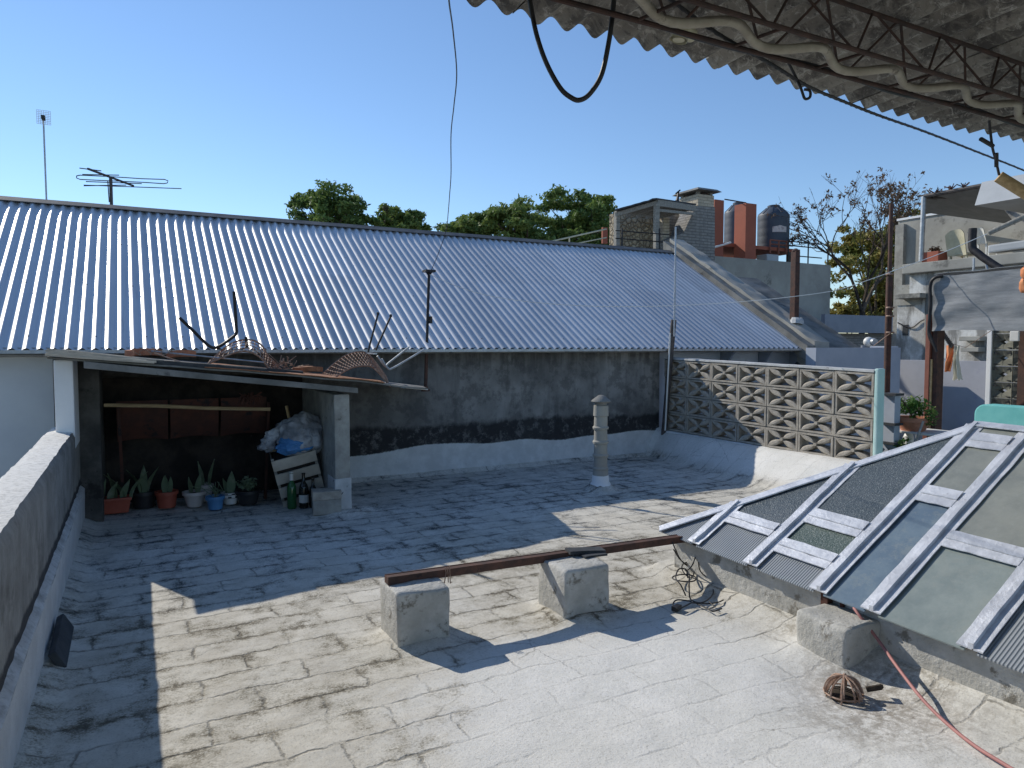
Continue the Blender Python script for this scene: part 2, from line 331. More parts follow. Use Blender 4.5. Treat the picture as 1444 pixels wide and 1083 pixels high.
def asbestos_mat():
    g = G('lichened_fibre_cement'); p = g.pos()
    m = g.noise(p, 7, 6, .75, .5); k = g.noise(p, 32, 6, .8); b = g.noise(p, 1.8, 4, .6)
    c = g.mix(g.sm(b, .35, .68), (.18, .165, .145), (.31, .29, .25))
    c = g.mix(g.math('MULTIPLY', g.sm(m, .45, .60), .8), c, (.075, .07, .066))
    c = g.mix(g.math('MULTIPLY', g.sm(g.noise(p, 17, 6, .8, .8), .52, .62), .7), c, (.50, .48, .43))
    c = g.mix(g.math('MULTIPLY', g.sm(k, .57, .66), .7), c, (.05, .048, .045))
    g.bump(g.math('ADD', k, m), .5, .006)
    return g.done(c, .95)
M['asbestos'] = asbestos_mat()

def brickwall_mat(name, c1, c2, mortar, w, h, axis='x', rough=.9):
    g = G(name); p = g.pos(); x, y, z = g.sep(p)
    cb = g.n('ShaderNodeCombineXYZ'); g.put(cb.inputs[0], g.math('ADD', x, y)); g.put(cb.inputs[1], z)
    f, bc = g.brick(cb.outputs[0], w, h, h * .12, .3)
    n = g.noise(p, 9, 5, .7)
    c = g.mix(g.sm(n, .3, .7), c1, c2); c = g.mix(.35, c, bc, 'MULTIPLY'); c = g.mix(f, c, mortar)
    g.bump(g.math('SUBTRACT', n, f), .8, .02)
    return g.done(c, rough)
M['brick_grey'] = brickwall_mat('grey_painted_brick', (.22, .21, .20), (.33, .32, .30), (.16, .155, .15), .26, .075)
M['brick_cream'] = brickwall_mat('cream_painted_brick', (.50, .43, .32), (.60, .53, .42), (.36, .31, .24), .26, .075)
M['brick_red'] = brickwall_mat('old_red_brick', (.20, .09, .06), (.30, .15, .10), (.22, .19, .16), .26, .075)

def stone_mat():
    g = G('rubble_stone'); p = g.pos()
    v = g.vor(p, 8, 'DISTANCE_TO_EDGE'); cc = g.vor(p, 8, 'F1', 'Color'); n = g.noise(p, 8, 5, .7)
    c = g.mix(g.sm(n, .3, .7), (.38, .31, .21), (.58, .50, .37)); c = g.mix(g.math('MULTIPLY', g.sep(cc)[0], .55), c, (.24, .19, .13))
    c = g.mix(g.math('SUBTRACT', 1, g.sm(v, .0, .08)), c, (.16, .12, .08))
    g.bump(g.math('ADD', g.sm(v, 0, .2), n), .9, .05); return g.done(c, .95)
M['stone'] = stone_mat()

def facade_mat():
    g = G('weathered_white_facade'); p = g.pos(); x, y, z = g.sep(p)
    st = g.noise(g.scale(p, (2, 2, .5)), 1.6, 6, .7); m = g.noise(p, 2.2, 6, .7)
    c = g.mix(g.sm(m, .4, .62), (.40, .39, .365), (.68, .68, .66)); c = g.mix(g.math('MULTIPLY', g.sm(st, .47, .62), .85), c, (.17, .165, .155)); c = g.mix(g.math('MULTIPLY', g.sm(g.noise(p, 5, 7, .8), .54, .66), .6), c, (.26, .25, .23))
    g.bump(m, .5, .02); return g.done(c, .9)
M['facade'] = facade_mat()
def ground_mat():
    g = G('distant_ground'); p = g.pos(); m = g.noise(p, .05, 5, .6)
    return g.done(g.mix(g.sm(m, .4, .6), (.10, .10, .09), (.16, .15, .13)), .95)
M['ground'] = ground_mat()
def label_mat():
    g = G('printed_tank_label'); p = g.obj()
    n = g.noise(g.scale(p, (1, 1, .6)), 14, 2, .5)
    return g.done(g.mix(g.math('MULTIPLY', g.sm(n, .55, .6), .55), (.62, .55, .52), (.28, .20, .20)), .6)
M['label'] = label_mat()
def bag_mat():
    g = G('crumpled_grey_plastic'); p = g.obj(); n = g.noise(p, 14, 4, .7, 1.5); k = g.noise(p, 5, 3, .6)
    c = g.mix(g.sm(k, .4, .65), (.22, .23, .25), (.52, .54, .57)); g.bump(n, .9, .03); return g.done(c, .25, spec=.6)
M['bag'] = bag_mat()
def bluebag_mat():
    g = G('blue_plastic_bag'); p = g.obj(); n = g.noise(p, 14, 4, .7, 1.5)
    g.bump(n, .9, .03); return g.done(g.mix(n, (.03, .16, .42), (.12, .34, .66)), .25, spec=.6)
M['bluebag'] = bluebag_mat()
def chk_mat():
    g = G('black_and_white_rim'); p = g.obj()
    nd = g.n('ShaderNodeTexChecker'); g.put(nd.inputs[0], p); nd.inputs['Scale'].default_value = 32
    return g.done(g.mix(nd.outputs['Fac'], (.02, .02, .02), (.7, .7, .68)), .5)
M['checker'] = chk_mat()

# ------------------------------------------------------------------ geometry
ROOT = {}
class MB:
    def __init__(s): s.v = []; s.f = []
    def add(s, vs, fs):
        o = len(s.v); s.v += [Vector(q) for q in vs]; s.f += [tuple(i + o for i in f) for f in fs]; return s
    def hexa(s, p):       # p: 4 bottom (ccw from above) + 4 top
        return s.add(p, [(3, 2, 1, 0), (4, 5, 6, 7), (0, 1, 5, 4), (1, 2, 6, 5), (2, 3, 7, 6), (3, 0, 4, 7)])
    def box(s, x0, x1, y0, y1, z0, z1):
        return s.hexa([(x0, y0, z0), (x1, y0, z0), (x1, y1, z0), (x0, y1, z0), (x0, y0, z1), (x1, y0, z1), (x1, y1, z1), (x0, y1, z1)])
    def obox(s, c, sx, sy, sz, rz=0, rx=0, ry=0):
        from mathutils import Euler
        m = Euler((rx, ry, rz)).to_matrix(); c = Vector(c)
        return s.hexa([c + m @ Vector((a * sx / 2, b * sy / 2, d * sz / 2)) for d in (-1, 1) for a, b in ((-1, -1), (1, -1), (1, 1), (-1, 1))])
    def prism(s, pts, ext):
        ext = Vector(ext); n = len(pts); pts = [Vector(q) for q in pts]
        s.add(pts + [q + ext for q in pts], [tuple(range(n - 1, -1, -1)), tuple(range(n, 2 * n))] + [(i, (i + 1) % n, n + (i + 1) % n, n + i) for i in range(n)])
        return s
    def bar(s, p, q, w, h, up=(0, 0, 1)):   # centred rectangular bar
        p, q = Vector(p), Vector(q); d = (q - p).normalized(); sd = d.cross(Vector(up))
        if sd.length < 1e-4: sd = d.cross(Vector((1, 0, 0)))
        sd.normalize(); u = sd.cross(d)
        a, b = sd * w / 2, u * h / 2
        return s.hexa([p - a - b, p + a - b, q + a - b, q - a - b, p - a + b, p + a + b, q + a + b, q - a + b])
    def tube(s, path, r, n=8, cap=True):
        path = [Vector(q) for q in path]; k = len(path)
        rr = r if isinstance(r, (list, tuple)) else [r] * k
        o = len(s.v); prev = None
        for i in range(k):
            d = (path[min(i + 1, k - 1)] - path[max(i - 1, 0)])
            d = d.normalized() if d.length > 1e-9 else Vector((0, 0, 1))
            if prev is None:
                a = d.cross(Vector((0, 0, 1)) if abs(d.z) < .9 else Vector((1, 0, 0))).normalized()
            else:
                a = prev - d * prev.dot(d); a = a.normalized() if a.length > 1e-6 else d.orthogonal().normalized()
            prev = a; b = d.cross(a)
            for j in range(n):
                t = 2 * math.pi * j / n; s.v.append(path[i] + (a * math.cos(t) + b * math.sin(t)) * rr[i])
        for i in range(k - 1):
            for j in range(n):
                s.f.append((o + i * n + j, o + i * n + (j + 1) % n, o + (i + 1) * n + (j + 1) % n, o + (i + 1) * n + j))
        if cap:
            s.f.append(tuple(o + j for j in range(n - 1, -1, -1))); s.f.append(tuple(o + (k - 1) * n + j for j in range(n)))
        return s
    def lathe(s, c, prof, n=24, axis=None, jit=0):
        c = Vector(c); o = len(s.v); k = len(prof)
        for (r, z) in prof:
            for j in range(n):
                t = 2 * math.pi * j / n; s.v.append(c + Vector((r * math.cos(t), r * math.sin(t), z)))
        for i in range(k - 1):
            for j in range(n):
                s.f.append((o + i * n + j, o + i * n + (j + 1) % n, o + (i + 1) * n + (j + 1) % n, o + (i + 1) * n + j))
        s.f.append(tuple(o + j for j in range(n - 1, -1, -1))); s.f.append(tuple(o + (k - 1) * n + j for j in range(n)))
        return s
    def grid(s, nu, nv, fn, close=False):
        o = len(s.v)
        for j in range(nv + 1):
            for i in range(nu + 1): s.v.append(Vector(fn(i / nu, j / nv)))
        w = nu + 1
        for j in range(nv):
            for i in range(nu): s.f.append((o + j * w + i, o + j * w + i + 1, o + (j + 1) * w + i + 1, o + (j + 1) * w + i))
        return s
    def slab(s, nu, nv, fn, th):            # closed sheet of thickness th along th vector
        th = Vector(th); o = len(s.v); w = nu + 1; N = w * (nv + 1)
        base = [Vector(fn(i / nu, j / nv)) for j in range(nv + 1) for i in range(nu + 1)]
        s.v += base + [q + th for q in base]
        for j in range(nv):
            for i in range(nu):
                a, b, c, d = j * w + i, j * w + i + 1, (j + 1) * w + i + 1, (j + 1) * w + i
                s.f.append((o + d, o + c, o + b, o + a)); s.f.append((o + N + a, o + N + b, o + N + c, o + N + d))
        ring = [i for i in range(w)] + [j * w + nu for j in range(1, nv + 1)] + [nv * w + i for i in range(nu - 1, -1, -1)] + [j * w for j in range(nv - 1, 0, -1)]
        for a, b in zip(ring, ring[1:] + ring[:1]): s.f.append((o + a, o + b, o + N + b, o + N + a))
        return s
    def build(s, name, mat, parent=None, smooth=False, bevel=0, seg=2, rough=0, cut=0):
        me = bpy.data.meshes.new(name)
        if parent is not None: org = ROOT[parent]
        else:
            xs = [q.x for q in s.v]; ys = [q.y for q in s.v]
            org = Vector(((min(xs) + max(xs)) / 2, (min(ys) + max(ys)) / 2, min(q.z for q in s.v)))
        me.from_pydata([tuple(q - org) for q in s.v], [], s.f); me.update()
        if bevel or cut or rough:
            bm = bmesh.new(); bm.from_mesh(me)
            bmesh.ops.recalc_face_normals(bm, faces=bm.faces)
            if bevel: bmesh.ops.bevel(bm, geom=[e for e in bm.edges if e.is_manifold and e.calc_face_angle(0) > .5], offset=bevel, segments=seg, affect='EDGES', profile=.6)
            if cut: bmesh.ops.subdivide_edges(bm, edges=[e for e in bm.edges if e.calc_length() > .04], cuts=cut, use_grid_fill=True)
            if rough:
                for q in bm.verts:
                    w = q.co + org; q.co += Vector((mnoise.noise(w * 6), mnoise.noise(w * 6 + Vector((9, 3, 1))), mnoise.noise(w * 6 + Vector((2, 7, 5))))) * rough
            bm.to_mesh(me); bm.free()
        me.materials.append(M[mat])
        if smooth:
            me.shade_smooth(); me.set_sharp_from_angle(angle=R(38))
        o = bpy.data.objects.new(name, me); col.objects.link(o)
        if parent is not None: o.parent = parent
        else: o.location = org
        ROOT[o] = org
        return o
def tag(o, label=None, cat=None, group=None, kind=None):
    if label: o['label'] = label
    if cat: o['category'] = cat
    if group: o['group'] = group
    if kind: o['kind'] = kind
    return o
def thing(name, label, cat, loc, group=None):
    o = bpy.data.objects.new(name, None); col.objects.link(o); o.location = Vector(loc); o.empty_display_size = .1
    ROOT[o] = Vector(loc); return tag(o, label, cat, group)
def copy_thing(src, loc, label, rz=0, sc=1):
    def rec(o, par):
        c = o.copy(); col.objects.link(c)
        if par is not None: c.parent = par
        for ch in o.children: rec(ch, c)
        return c
    c = rec(src, None); c.location = Vector(loc); c.rotation_euler.z = rz; c.scale = (sc, sc, sc); c['label'] = label; return c
def spline(pts, n=8):
    pts = [Vector(p) for p in pts]; out = []
    for i in range(len(pts) - 1):
        p0, p1, p2, p3 = pts[max(i - 1, 0)], pts[i], pts[i + 1], pts[min(i + 2, len(pts) - 1)]
        for k in range(n):
            t = k / n
            out.append(.5 * ((2 * p1) + (p2 - p0) * t + (2 * p0 - 5 * p1 + 4 * p2 - p3) * t * t + (3 * p1 - p0 - 3 * p2 + p3) * t ** 3))
    out.append(pts[-1]); return out
def lerp(a, b, t): return a + (b - a) * t
def sstep(a, b, x):
    t = max(0, min(1, (x - a) / (b - a))); return t * t * (3 - 2 * t)

# ------------------------------------------------------------------ camera, light
cd = bpy.data.cameras.new('camera'); cam = bpy.data.objects.new('camera', cd); col.objects.link(cam)
cd.sensor_width = 36; cd.lens = 36 * FOC / 1444; cd.clip_end = 3000; cd.clip_start = .05
cam.location = (0, 0, EYE); cam.rotation_euler = (R(90) - PITCH, 0, -YAW)
scene.camera = cam
SUNV = Vector((-.60, 1.40, 1.0)).normalized()
sd = bpy.data.lights.new('sun', 'SUN'); sd.energy = 4.0; sd.angle = R(.5); sd.color = (1, .94, .83)
sun = bpy.data.objects.new('sun', sd); col.objects.link(sun); sun.rotation_euler = SUNV.to_track_quat('Z', 'Y').to_euler(); sun.location = (-6, 14, 12)
w = bpy.data.worlds.new('World'); scene.world = w; w.use_nodes = True
nt = w.node_tree; bg = nt.nodes['Background']
sky = nt.nodes.new('ShaderNodeTexSky'); sky.sky_type = 'NISHITA'; sky.sun_disc = False
sky.sun_elevation = math.asin(SUNV.z); sky.sun_rotation = math.atan2(SUNV.x, SUNV.y)
sky.air_density = 1.0; sky.dust_density = 0.0; sky.ozone_density = 4.5; sky.altitude = 30
nt.links.new(sky.outputs[0], bg.inputs[0]); bg.inputs[1].default_value = .147
scene.view_settings.view_transform = 'Standard'; scene.view_settings.look = 'None'
scene.view_settings.exposure = .03; scene.view_settings.gamma = 1

# ------------------------------------------------------------------ the setting
WALLV, EAVEV, EAVEZ, RIDGEV, RIDGEZ = 7.73, 7.50, 1.468, 10.55, 3.29
PARU, LATU = -.43, 6.45
g_ = MB(); g_.add([(-400, -400, -3.6), (500, -400, -3.6), (500, 700, -3.6), (-400, 700, -3.6)], [(0, 1, 2, 3)])
tag(g_.build('ground', 'ground'), kind='structure')

def foot(v): return lerp(5.55, 6.15, max(0, min(1, (v - 5) / 2.6)))
BUMPS = [(1.255, 3.43, .20, .022), (2.18, 3.34, .22, .03), (2.98, 2.24, .24, .03), (4.285, 6.08, .16, .06), (1.68, 6.4, .25, .03)]
def floor_h(u, v):
    h = .010 * mnoise.noise(Vector((u * .9, v * .9, 0))) + .006 * mnoise.noise(Vector((u * 4, v * 4, 3))) + .0025 * mnoise.noise(Vector((u * 14, v * 14, 7)))
    if v > 4.2: h += .33 * sstep(foot(v), LATU - .03, u) ** 1.15
    h += .05 * sstep(-.30, -.43, u)
    h += .05 * sstep(WALLV - .10, WALLV, v) * (1 if u > 1.8 else 0)
    if v < 3.7: h += .05 * sstep(2.93, 3.11, u)
    for bu, bv, br, bh in BUMPS:
        d = math.hypot(u - bu, v - bv); h += bh * (1 - sstep(.6 * br, 1.25 * br, d))
    d = math.hypot(u - 2.70, v - 1.95); h -= .03 * (1 - sstep(.02, .5, d))
    return h
U0, U1, V0, V1 = -.46, 6.48, -2.6, WALLV + .02
fl = MB().grid(int((U1 - U0) / .045), int((V1 - V0) / .045), lambda a, b: (lerp(U0, U1, a), lerp(V0, V1, b), floor_h(lerp(U0, U1, a), lerp(V0, V1, b))))
tag(fl.build('terrace_floor', 'floor', smooth=True), kind='structure')
pf = MB(); pf.add([(6.5, -3, -.01), (16, -3, -.01), (16, 9, -.01), (6.5, 9, -.01)], [(0, 1, 2, 3)])
tag(pf.build('patio_floor', 'concrete'), kind='structure')

# ---- left parapet
pr = thing('parapet_wall', 'low grey parapet along the left edge of the terrace with white painted top and foot', 'wall', (-.53, 2, 0))
def par_sec(v):
    j = lambda k: .005 * mnoise.noise(Vector((v * 1.7, k, 0))) + .006 * mnoise.noise(Vector((v * 9, k, 4)))
    return [(-.64, v, -.3), (-.415 + j(1), v, -.3), (-.40 + j(2), v, .30), (-.43 + j(3), v, .33), (-.425 + j(4), v, .79 + j(5)), (-.445 + j(6), v, .83 + j(5)), (-.55, v, .84 + j(7)), (-.615 + j(8), v, .83 + j(9)), (-.64 + j(8), v, .77 + j(9))]
b = MB(); n = 260; vs = [lerp(-2.5, 6.93, i / n) for i in range(n + 1)]
for v in vs: b.v += [Vector(q) for q in par_sec(v)]
k = 9
for i in range(n):
    for j in range(k): b.f.append((i * k + j, i * k + (j + 1) % k, (i + 1) * k + (j + 1) % k, (i + 1) * k + j))
b.f.append(tuple(range(k))); b.f.append(tuple(n * k + j for j in range(k - 1, -1, -1)))
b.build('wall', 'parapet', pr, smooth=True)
b = MB(); p0 = atv(78, 525, 6.56); p1 = atv(105, 525, 6.56)
b.box(p0.x, p1.x, 6.43, 6.93, .70, 1.395); b.build('end_pillar', 'white', pr, bevel=.012)
sl = MB(); sl.obox((-.355, 4.08, .045), .035, .52, .10, rx=R(1), ry=R(-28)); tag(sl.build('slate_strip', 'slate', bevel=.006, rough=.004, cut=2), 'dark broken slate strip lying at the foot of the left parapet', 'slate strip')

# ---- neighbour's house: stained wall, white wall to the left, big corrugated roof
hs = thing('neighbour_house', 'long low house behind the terrace with a bright corrugated metal roof and stained grey wall', 'house', (3, 9, 0))
b = MB(); b.grid(90, 18, lambda a, c: (lerp(-.45, 6.43, a), WALLV + .012 * mnoise.noise(Vector((a * 9, c * 2, 0))) - (.03 if c < .22 else 0) * sstep(.24, .12, c), lerp(-.2, 1.46, c)))
b.box(-.45, 6.43, WALLV + .02, WALLV + .25, -.2, 1.465)
b.build('stained_wall', 'dark_wall', hs, smooth=True)['label'] = 'grey plaster wall with black tar band and white brushed foot'
b = MB(); b.box(-6, -.452, WALLV + .05, WALLV + .25, -3.6, 1.405); b.build('white_wall', 'white', hs, bevel=.01)['label'] = 'white painted wall left of the shelter'
b = MB(); b.box(-6, -.452, WALLV + .0, WALLV + .27, 1.407, 1.445); b.build('coping', 'white', hs, bevel=.008)
b = MB(); b.box(8.95, atv(1262, 490, 7.3).x, 7.2, 7.38, -.5, 1.475); b.build('pale_wall', 'pale_blue', hs)['label'] = 'pale blue wall right of the eave'
b = MB(); b.box(6.432, 11.4, 7.86, 8.06, -.5, 1.44); b.build('pale_wall', 'pale_blue', hs)['label'] = 'pale blue grey wall under the right end of the eave'
for px in (1024, 1077, 1121):
    q = atv(px, 492, 7.84); b = MB()
    b.prism([(q.x - .10, 7.858, 1.42), (q.x - .10, 7.56, 1.44), (q.x - .10, 7.858, 1.10)], (.035, 0, 0)); b.build('eave_bracket', 'bluegrey_roof', hs)
PIT, AMP = .105, .0138
RU0, RU1 = -4.2, 9.0
nw = int((RU1 - RU0) / PIT); SEG = 16
TANR = (RIDGEZ - EAVEZ) / (RIDGEV - EAVEV)
def roof_pt(a, c):
    u = lerp(RU0, RU1, a); v = lerp(EAVEV, RIDGEV, c)
    wv = AMP * math.cos(2 * math.pi * (u - RU0) / PIT)
    sag = .002 * mnoise.noise(Vector((u * .5, v * 1.3, 0))) + .0006 * mnoise.noise(Vector((u * 3, v * 2, 5)))
    return (u, v, EAVEZ + (v - EAVEV) * TANR + wv + sag)
b = MB().grid(nw * SEG, 26, roof_pt)
ro = b.build('roof', 'roof_metal', hs, smooth=False)
ro.data.shade_smooth(); ro['label'] = 'shiny corrugated galvanised steel roof'
# back slope, ridge flashing, eave shadow board
b = MB(); b.add([(RU0, RIDGEV, RIDGEZ - .02), (RU1, RIDGEV, RIDGEZ - .02), (RU1, RIDGEV + 4, RIDGEZ - 2.4), (RU0, RIDGEV + 4, RIDGEZ - 2.4)], [(0, 1, 2, 3)]); b.build('back_slope', 'bluegrey_roof', hs)
b = MB(); nn = 60
def cap(a, c):
    u = lerp(RU0, RU1 + .15, a); y = lerp(-.12, .12, c)
    return (u, RIDGEV + y, RIDGEZ + .014 - abs(y) * TANR * .9 + .003 * mnoise.noise(Vector((u * 1.1, y * 5, 2))))
b.slab(nn, 4, cap, (0, 0, .008)); b.build('ridge_cap', 'silver_cap', hs)
b = MB()
for i in range(110):                              # roofing screws in rows along the battens
    u = lerp(RU0 + PIT, RU1 - PIT, ((i * 37) % 110) / 110); u = RU0 + PIT * round((u - RU0) / PIT)
    c = (.06, .36, .66, .93)[i % 4]; q = Vector(roof_pt((u - RU0) / (RU1 - RU0), c)); b.lathe(q - Vector((0, 0, .004)), [(.007, 0), (.007, .006), (.003, .009)], 6)
b.build('roofing_screws', 'black_metal', hs)['kind'] = 'stuff'
b = MB(); b.box(RU0, RU1, EAVEV - .012, EAVEV - .004, EAVEZ - .034, EAVEZ - .003); b.build('eave_flashing', 'galv', hs)
b = MB(); b.box(RU0, RU1, EAVEV + .04, EAVEV + .07, EAVEZ - .05, EAVEZ + .018); b.build('eave_board', 'concrete_dark', hs)

# party wall with a lit sloping coping, and a cement lean-to slope behind it
pw = thing('party_wall', 'sloping cement party wall at the right end of the metal roof', 'wall', (9.4, 9, 0))
def rz(v): return EAVEZ + (v - EAVEV) * TANR
def slope_strip(name, mat, u0, u1, dz, nseg=46, thick=.5, v0=7.4, v1=10.75, lab=None, jit=.02):
    b = MB()
    b.slab(6, nseg, lambda a, c: (lerp(u0, u1, a) + jit * mnoise.noise(Vector((c * 9, a * 2, u0))), lerp(v0, v1, c), rz(lerp(v0, v1, c)) + dz + jit * 1.6 * mnoise.noise(Vector((c * 14, a * 3, u0 + 3)))), (0, 0, -thick))
    o = b.build(name, mat, pw, smooth=True)
    if lab: o['label'] = lab
slope_strip('coping', 'concrete_light', 9.16, 9.50, .16, thick=.5)
slope_strip('lean_to_roof', 'concrete_dark', 9.48, 10.6, -.10, thick=.3, jit=.008, v1=9.9)
slope_strip('flashing', 'concrete_dark', 9.0, 9.18, .10, thick=.25, jit=.005)
b = MB(); b.box(9.2, 10.6, 8.1, 9.8, -3.6, 1.5); b.build('wall', 'concrete', pw)
p = atu(1120, 446, 9.4); q = atu(1121, 355, 9.4)
b = MB(); b.bar(p - Vector((0, 0, .1)), (p.x, p.y, q.z), .10, .10, (0, 1, 0)); b.lathe((p.x, p.y, q.z), [(.06, 0), (.06, .02), (.02, .05)], 10)
tag(b.build('rusty_post', 'rust', bevel=.006), 'short thick rusty square post standing on the sloping party wall', 'post')
b = MB(); b.lathe((p.x - .05, p.y - .08, p.z - .12), [(.10, 0), (.08, .06), (.05, .10)], 10); b.lathe((p.x + .15, p.y - .02, p.z - .12), [(.06, 0), (.05, .07), (.02, .10)], 8)
tag(b.build('mortar_lump', 'worn_white', rough=.03, cut=1), 'pale mortar lumps at the foot of the thick rusty post', 'mortar')

# ------------------------------------------------------------------ lattice wall
lw = thing('breeze_block_wall', 'low wall of pierced flower pattern breeze blocks on a white ramped kerb', 'wall', (LATU, 6, 0))
LV0, LV1 = 4.50, 7.65; NC, NR = 7, 4
def lzb(v): return .345 - .008 * (7.6 - v)
def lzt(v): return 1.315 - .026 * (7.6 - v)
def L(v, r, d): return Vector((LATU + d, v, lerp(lzb(v), lzt(v), r)))     # v along, r 0..1 of height, d depth
b = MB(); TH = .15
for c in range(NC):
    for r in range(NR):
        rnd = random.Random(c * 9 + r); off = rnd.uniform(-.006, .006)
        v0 = lerp(LV1, LV0, c / NC) - .004; v1 = lerp(LV1, LV0, (c + 1) / NC) + .004
        r0 = r / NR + .006; r1 = (r + 1) / NR - .006
        def P(a, e, d): return L(lerp(v0, v1, a), lerp(r0, r1, e), d + off)
        fw, fh = .052, .085
        for (a0, a1, e0, e1) in ((0, 1, 0, fh), (0, 1, 1 - fh, 1), (0, fw, fh, 1 - fh), (1 - fw, 1, fh, 1 - fh)):
            pts = [P(a0, e0, 0), P(a1, e0, 0), P(a1, e1, 0), P(a0, e1, 0)]
            b.prism(pts, (TH, 0, 0))
        # four leaf shaped petals from the middle to the corners
        for sa, se in ((-1, -1), (1, -1), (1, 1), (-1, 1)):
            st = Vector((.5 + sa * .035, .5 + se * .05)); en = Vector((.5 + sa * (.5 - fw * .75), .5 + se * (.5 - fh * .8)))
            ax = en - st; nrm = Vector((-ax.y * .75, ax.x * 1.15)); nrm *= .26 * rnd.uniform(.9, 1.1)
            outl = []
            m = 7
            for i in range(m + 1): t = i / m; w_ = math.sin(math.pi * t) ** .75; outl.append((st + ax * t + nrm * w_ * .78, w_))
            for i in range(m - 1, 0, -1): t = i / m; w_ = math.sin(math.pi * t) ** .75; outl.append((st + ax * t - nrm * w_ * .78, w_))
            N = len(outl)
            o = len(b.v)
            for q, w_ in outl: b.v.append(P(q.x, q.y, .012))
            for q, w_ in outl: b.v.append(P(q.x, q.y, TH - .012))
            for q, w_ in outl:
                cq = st + ax * (max(0, min(1, (q - st).dot(ax) / ax.length_squared))); q2 = cq + (q - cq) * .45
                b.v.append(P(q2.x, q2.y, .0))
            for i in range(N):
                j = (i + 1) % N
                b.f.append((o + j, o + i, o + N + i, o + N + j)); b.f.append((o + i, o + j, o + 2 * N + j, o + 2 * N + i))
            b.f.append(tuple(o + 2 * N + i for i in range(N))); b.f.append(tuple(o + N + i for i in range(N - 1, -1, -1)))
        cc = P(.5, .5, 0); o = len(b.v)
        b.prism([P(.5 + .05 * math.cos(t * math.pi / 4), .5 + .085 * math.sin(t * math.pi / 4), -.004) for t in range(8)], (TH, 0, 0))
b.build('pierced_blocks', 'block_cement', lw)
# mortar joints behind the block faces
b = MB()
for r in range(NR + 1):
    b.hexa([L(LV1, r / NR, .012) - Vector((0, 0, .008)), L(LV1, r / NR, .07) - Vector((0, 0, .008)), L(LV0, r / NR, .07) - Vector((0, 0, .008)), L(LV0, r / NR, .012) - Vector((0, 0, .008)),
            L(LV1, r / NR, .012) + Vector((0, 0, .008)), L(LV1, r / NR, .07) + Vector((0, 0, .008)), L(LV0, r / NR, .07) + Vector((0, 0, .008)), L(LV0, r / NR, .012) + Vector((0, 0, .008))])
b.build('mortar_joints', 'concrete_dark', lw)
b = MB(); b.slab(40, 2, lambda a, c: (LATU - .012 + c * .17, lerp(LV1, LV0, a), lzt(lerp(LV1, LV0, a)) + .006 + .005 * mnoise.noise(Vector((a * 16, c, 0)))), (0, 0, .022)); b.build('coping', 'worn_white', lw, smooth=True)
b = MB(); b.box(LATU - .006, LATU + .10, LV0 - .045, LV0 - .003, -.05, lzt(LV0) + .045); b.build('end_pillar', 'teal_pale', lw, bevel=.012)
b = MB(); b.slab(50, 2, lambda a, c: (LATU - .05 + c * .24, lerp(LV1, LV0, a), lzb(lerp(LV1, LV0, a)) - .006 + .008 * mnoise.noise(Vector((a * 22, c, 4)))), (0, 0, -.4)); b.build('kerb', 'white', lw, smooth=True)

# ------------------------------------------------------------------ leaning pipes at the end of the stained wall
base = Vector((6.40, 7.62, .0)); top = atv(950, 451, 7.40)
b = MB(); b.tube([base, lerp(base, top, .5), top], .038, 12); tag(b.build('leaning_post', 'dark_pipe', smooth=True), 'thick dark steel post leaning at the right end of the stained wall', 'post')
pb = atv(938, 607, 7.52); pt = atv(945, 470, 7.34)
b = MB(); b.tube([pb, pt], .011, 8); tag(b.build('conduit', 'white_plastic', smooth=True), 'slim pale conduit beside the leaning dark steel post', 'conduit')
b = MB(); b.tube([top - (top - base) * .12 + Vector((-.02, -.06, 0)), atv(953, 320, 7.36)], .012, 8)
tag(b.build('slim_mast', 'galv', smooth=True), 'slim grey mast rising above the leaning dark post in front of the metal roof', 'mast')
# pole with plate rising from the right end of the shelter roof
pp = thing('signal_post', 'thin post with a flat plate on top, rusty below, behind the shelter roof', 'post', atv(600, 548, 7.62))
a0 = ROOT[pp]; a1 = atv(605, 384, 7.62)
b = MB(); b.tube([a0 + Vector((0, 0, -.03)), lerp(a0, a1, .40)], .020, 10); b.lathe(a0 + Vector((0, 0, -.03)), [(.05, 0), (.05, .02), (.022, .06)], 10); b.build('lower_tube', 'rust', pp, smooth=True)
b = MB(); b.tube([lerp(a0, a1, .40), a1], .016, 10); b.build('upper_tube', 'black_metal', pp, smooth=True)
b = MB(); b.box(a1.x - .06, a1.x + .06, a1.y - .06, a1.y + .06, a1.z, a1.z + .025); b.lathe(a1 - Vector((0, 0, .03)), [(.02, 0), (.04, .03)], 8); b.build('top_plate', 'black_metal', pp)
q = lerp(a0, a1, .6); b = MB(); b.box(q.x + .016, q.x + .05, q.y - .02, q.y + .02, q.z - .05, q.z + .03); b.build('clamp', 'black_metal', pp)

# ------------------------------------------------------------------ vent pipe
vp = thing('vent_pipe', 'short ribbed cement vent pipe with a conical cap on the terrace', 'vent pipe', (4.285, 6.08, 0))
b = MB(); r0 = .071; prof = [(.13, .02), (.10, .05), (.085, .08), (.08, .20), (r0 + .006, .205)]
z = .205
for seg in (.14, .14, .15, .14): 
    prof += [(r0 + .010, z), (r0 + .014, z + .02), (r0, z + .035), (r0 - .003, z + seg - .005), (r0 + .008, z + seg)]; z += seg
prof += [(r0 + .004, .88)]
b.lathe((4.285, 6.08, 0), prof, 24); b.build('pipe', 'concrete_light', vp, smooth=True, rough=.006)
b = MB(); b.lathe((4.285, 6.08, 0), [(.14, .02), (.11, .05), (.09, .08), (.0835, .15), (.079, .16)], 24); b.build('painted_foot', 'white', vp, smooth=True, rough=.006)
b = MB(); b.lathe((4.285, 6.08, .88), [(r0 - .012, -.02), (r0 - .006, .05)], 20); b.build('neck', 'concrete_dark', vp, smooth=True)
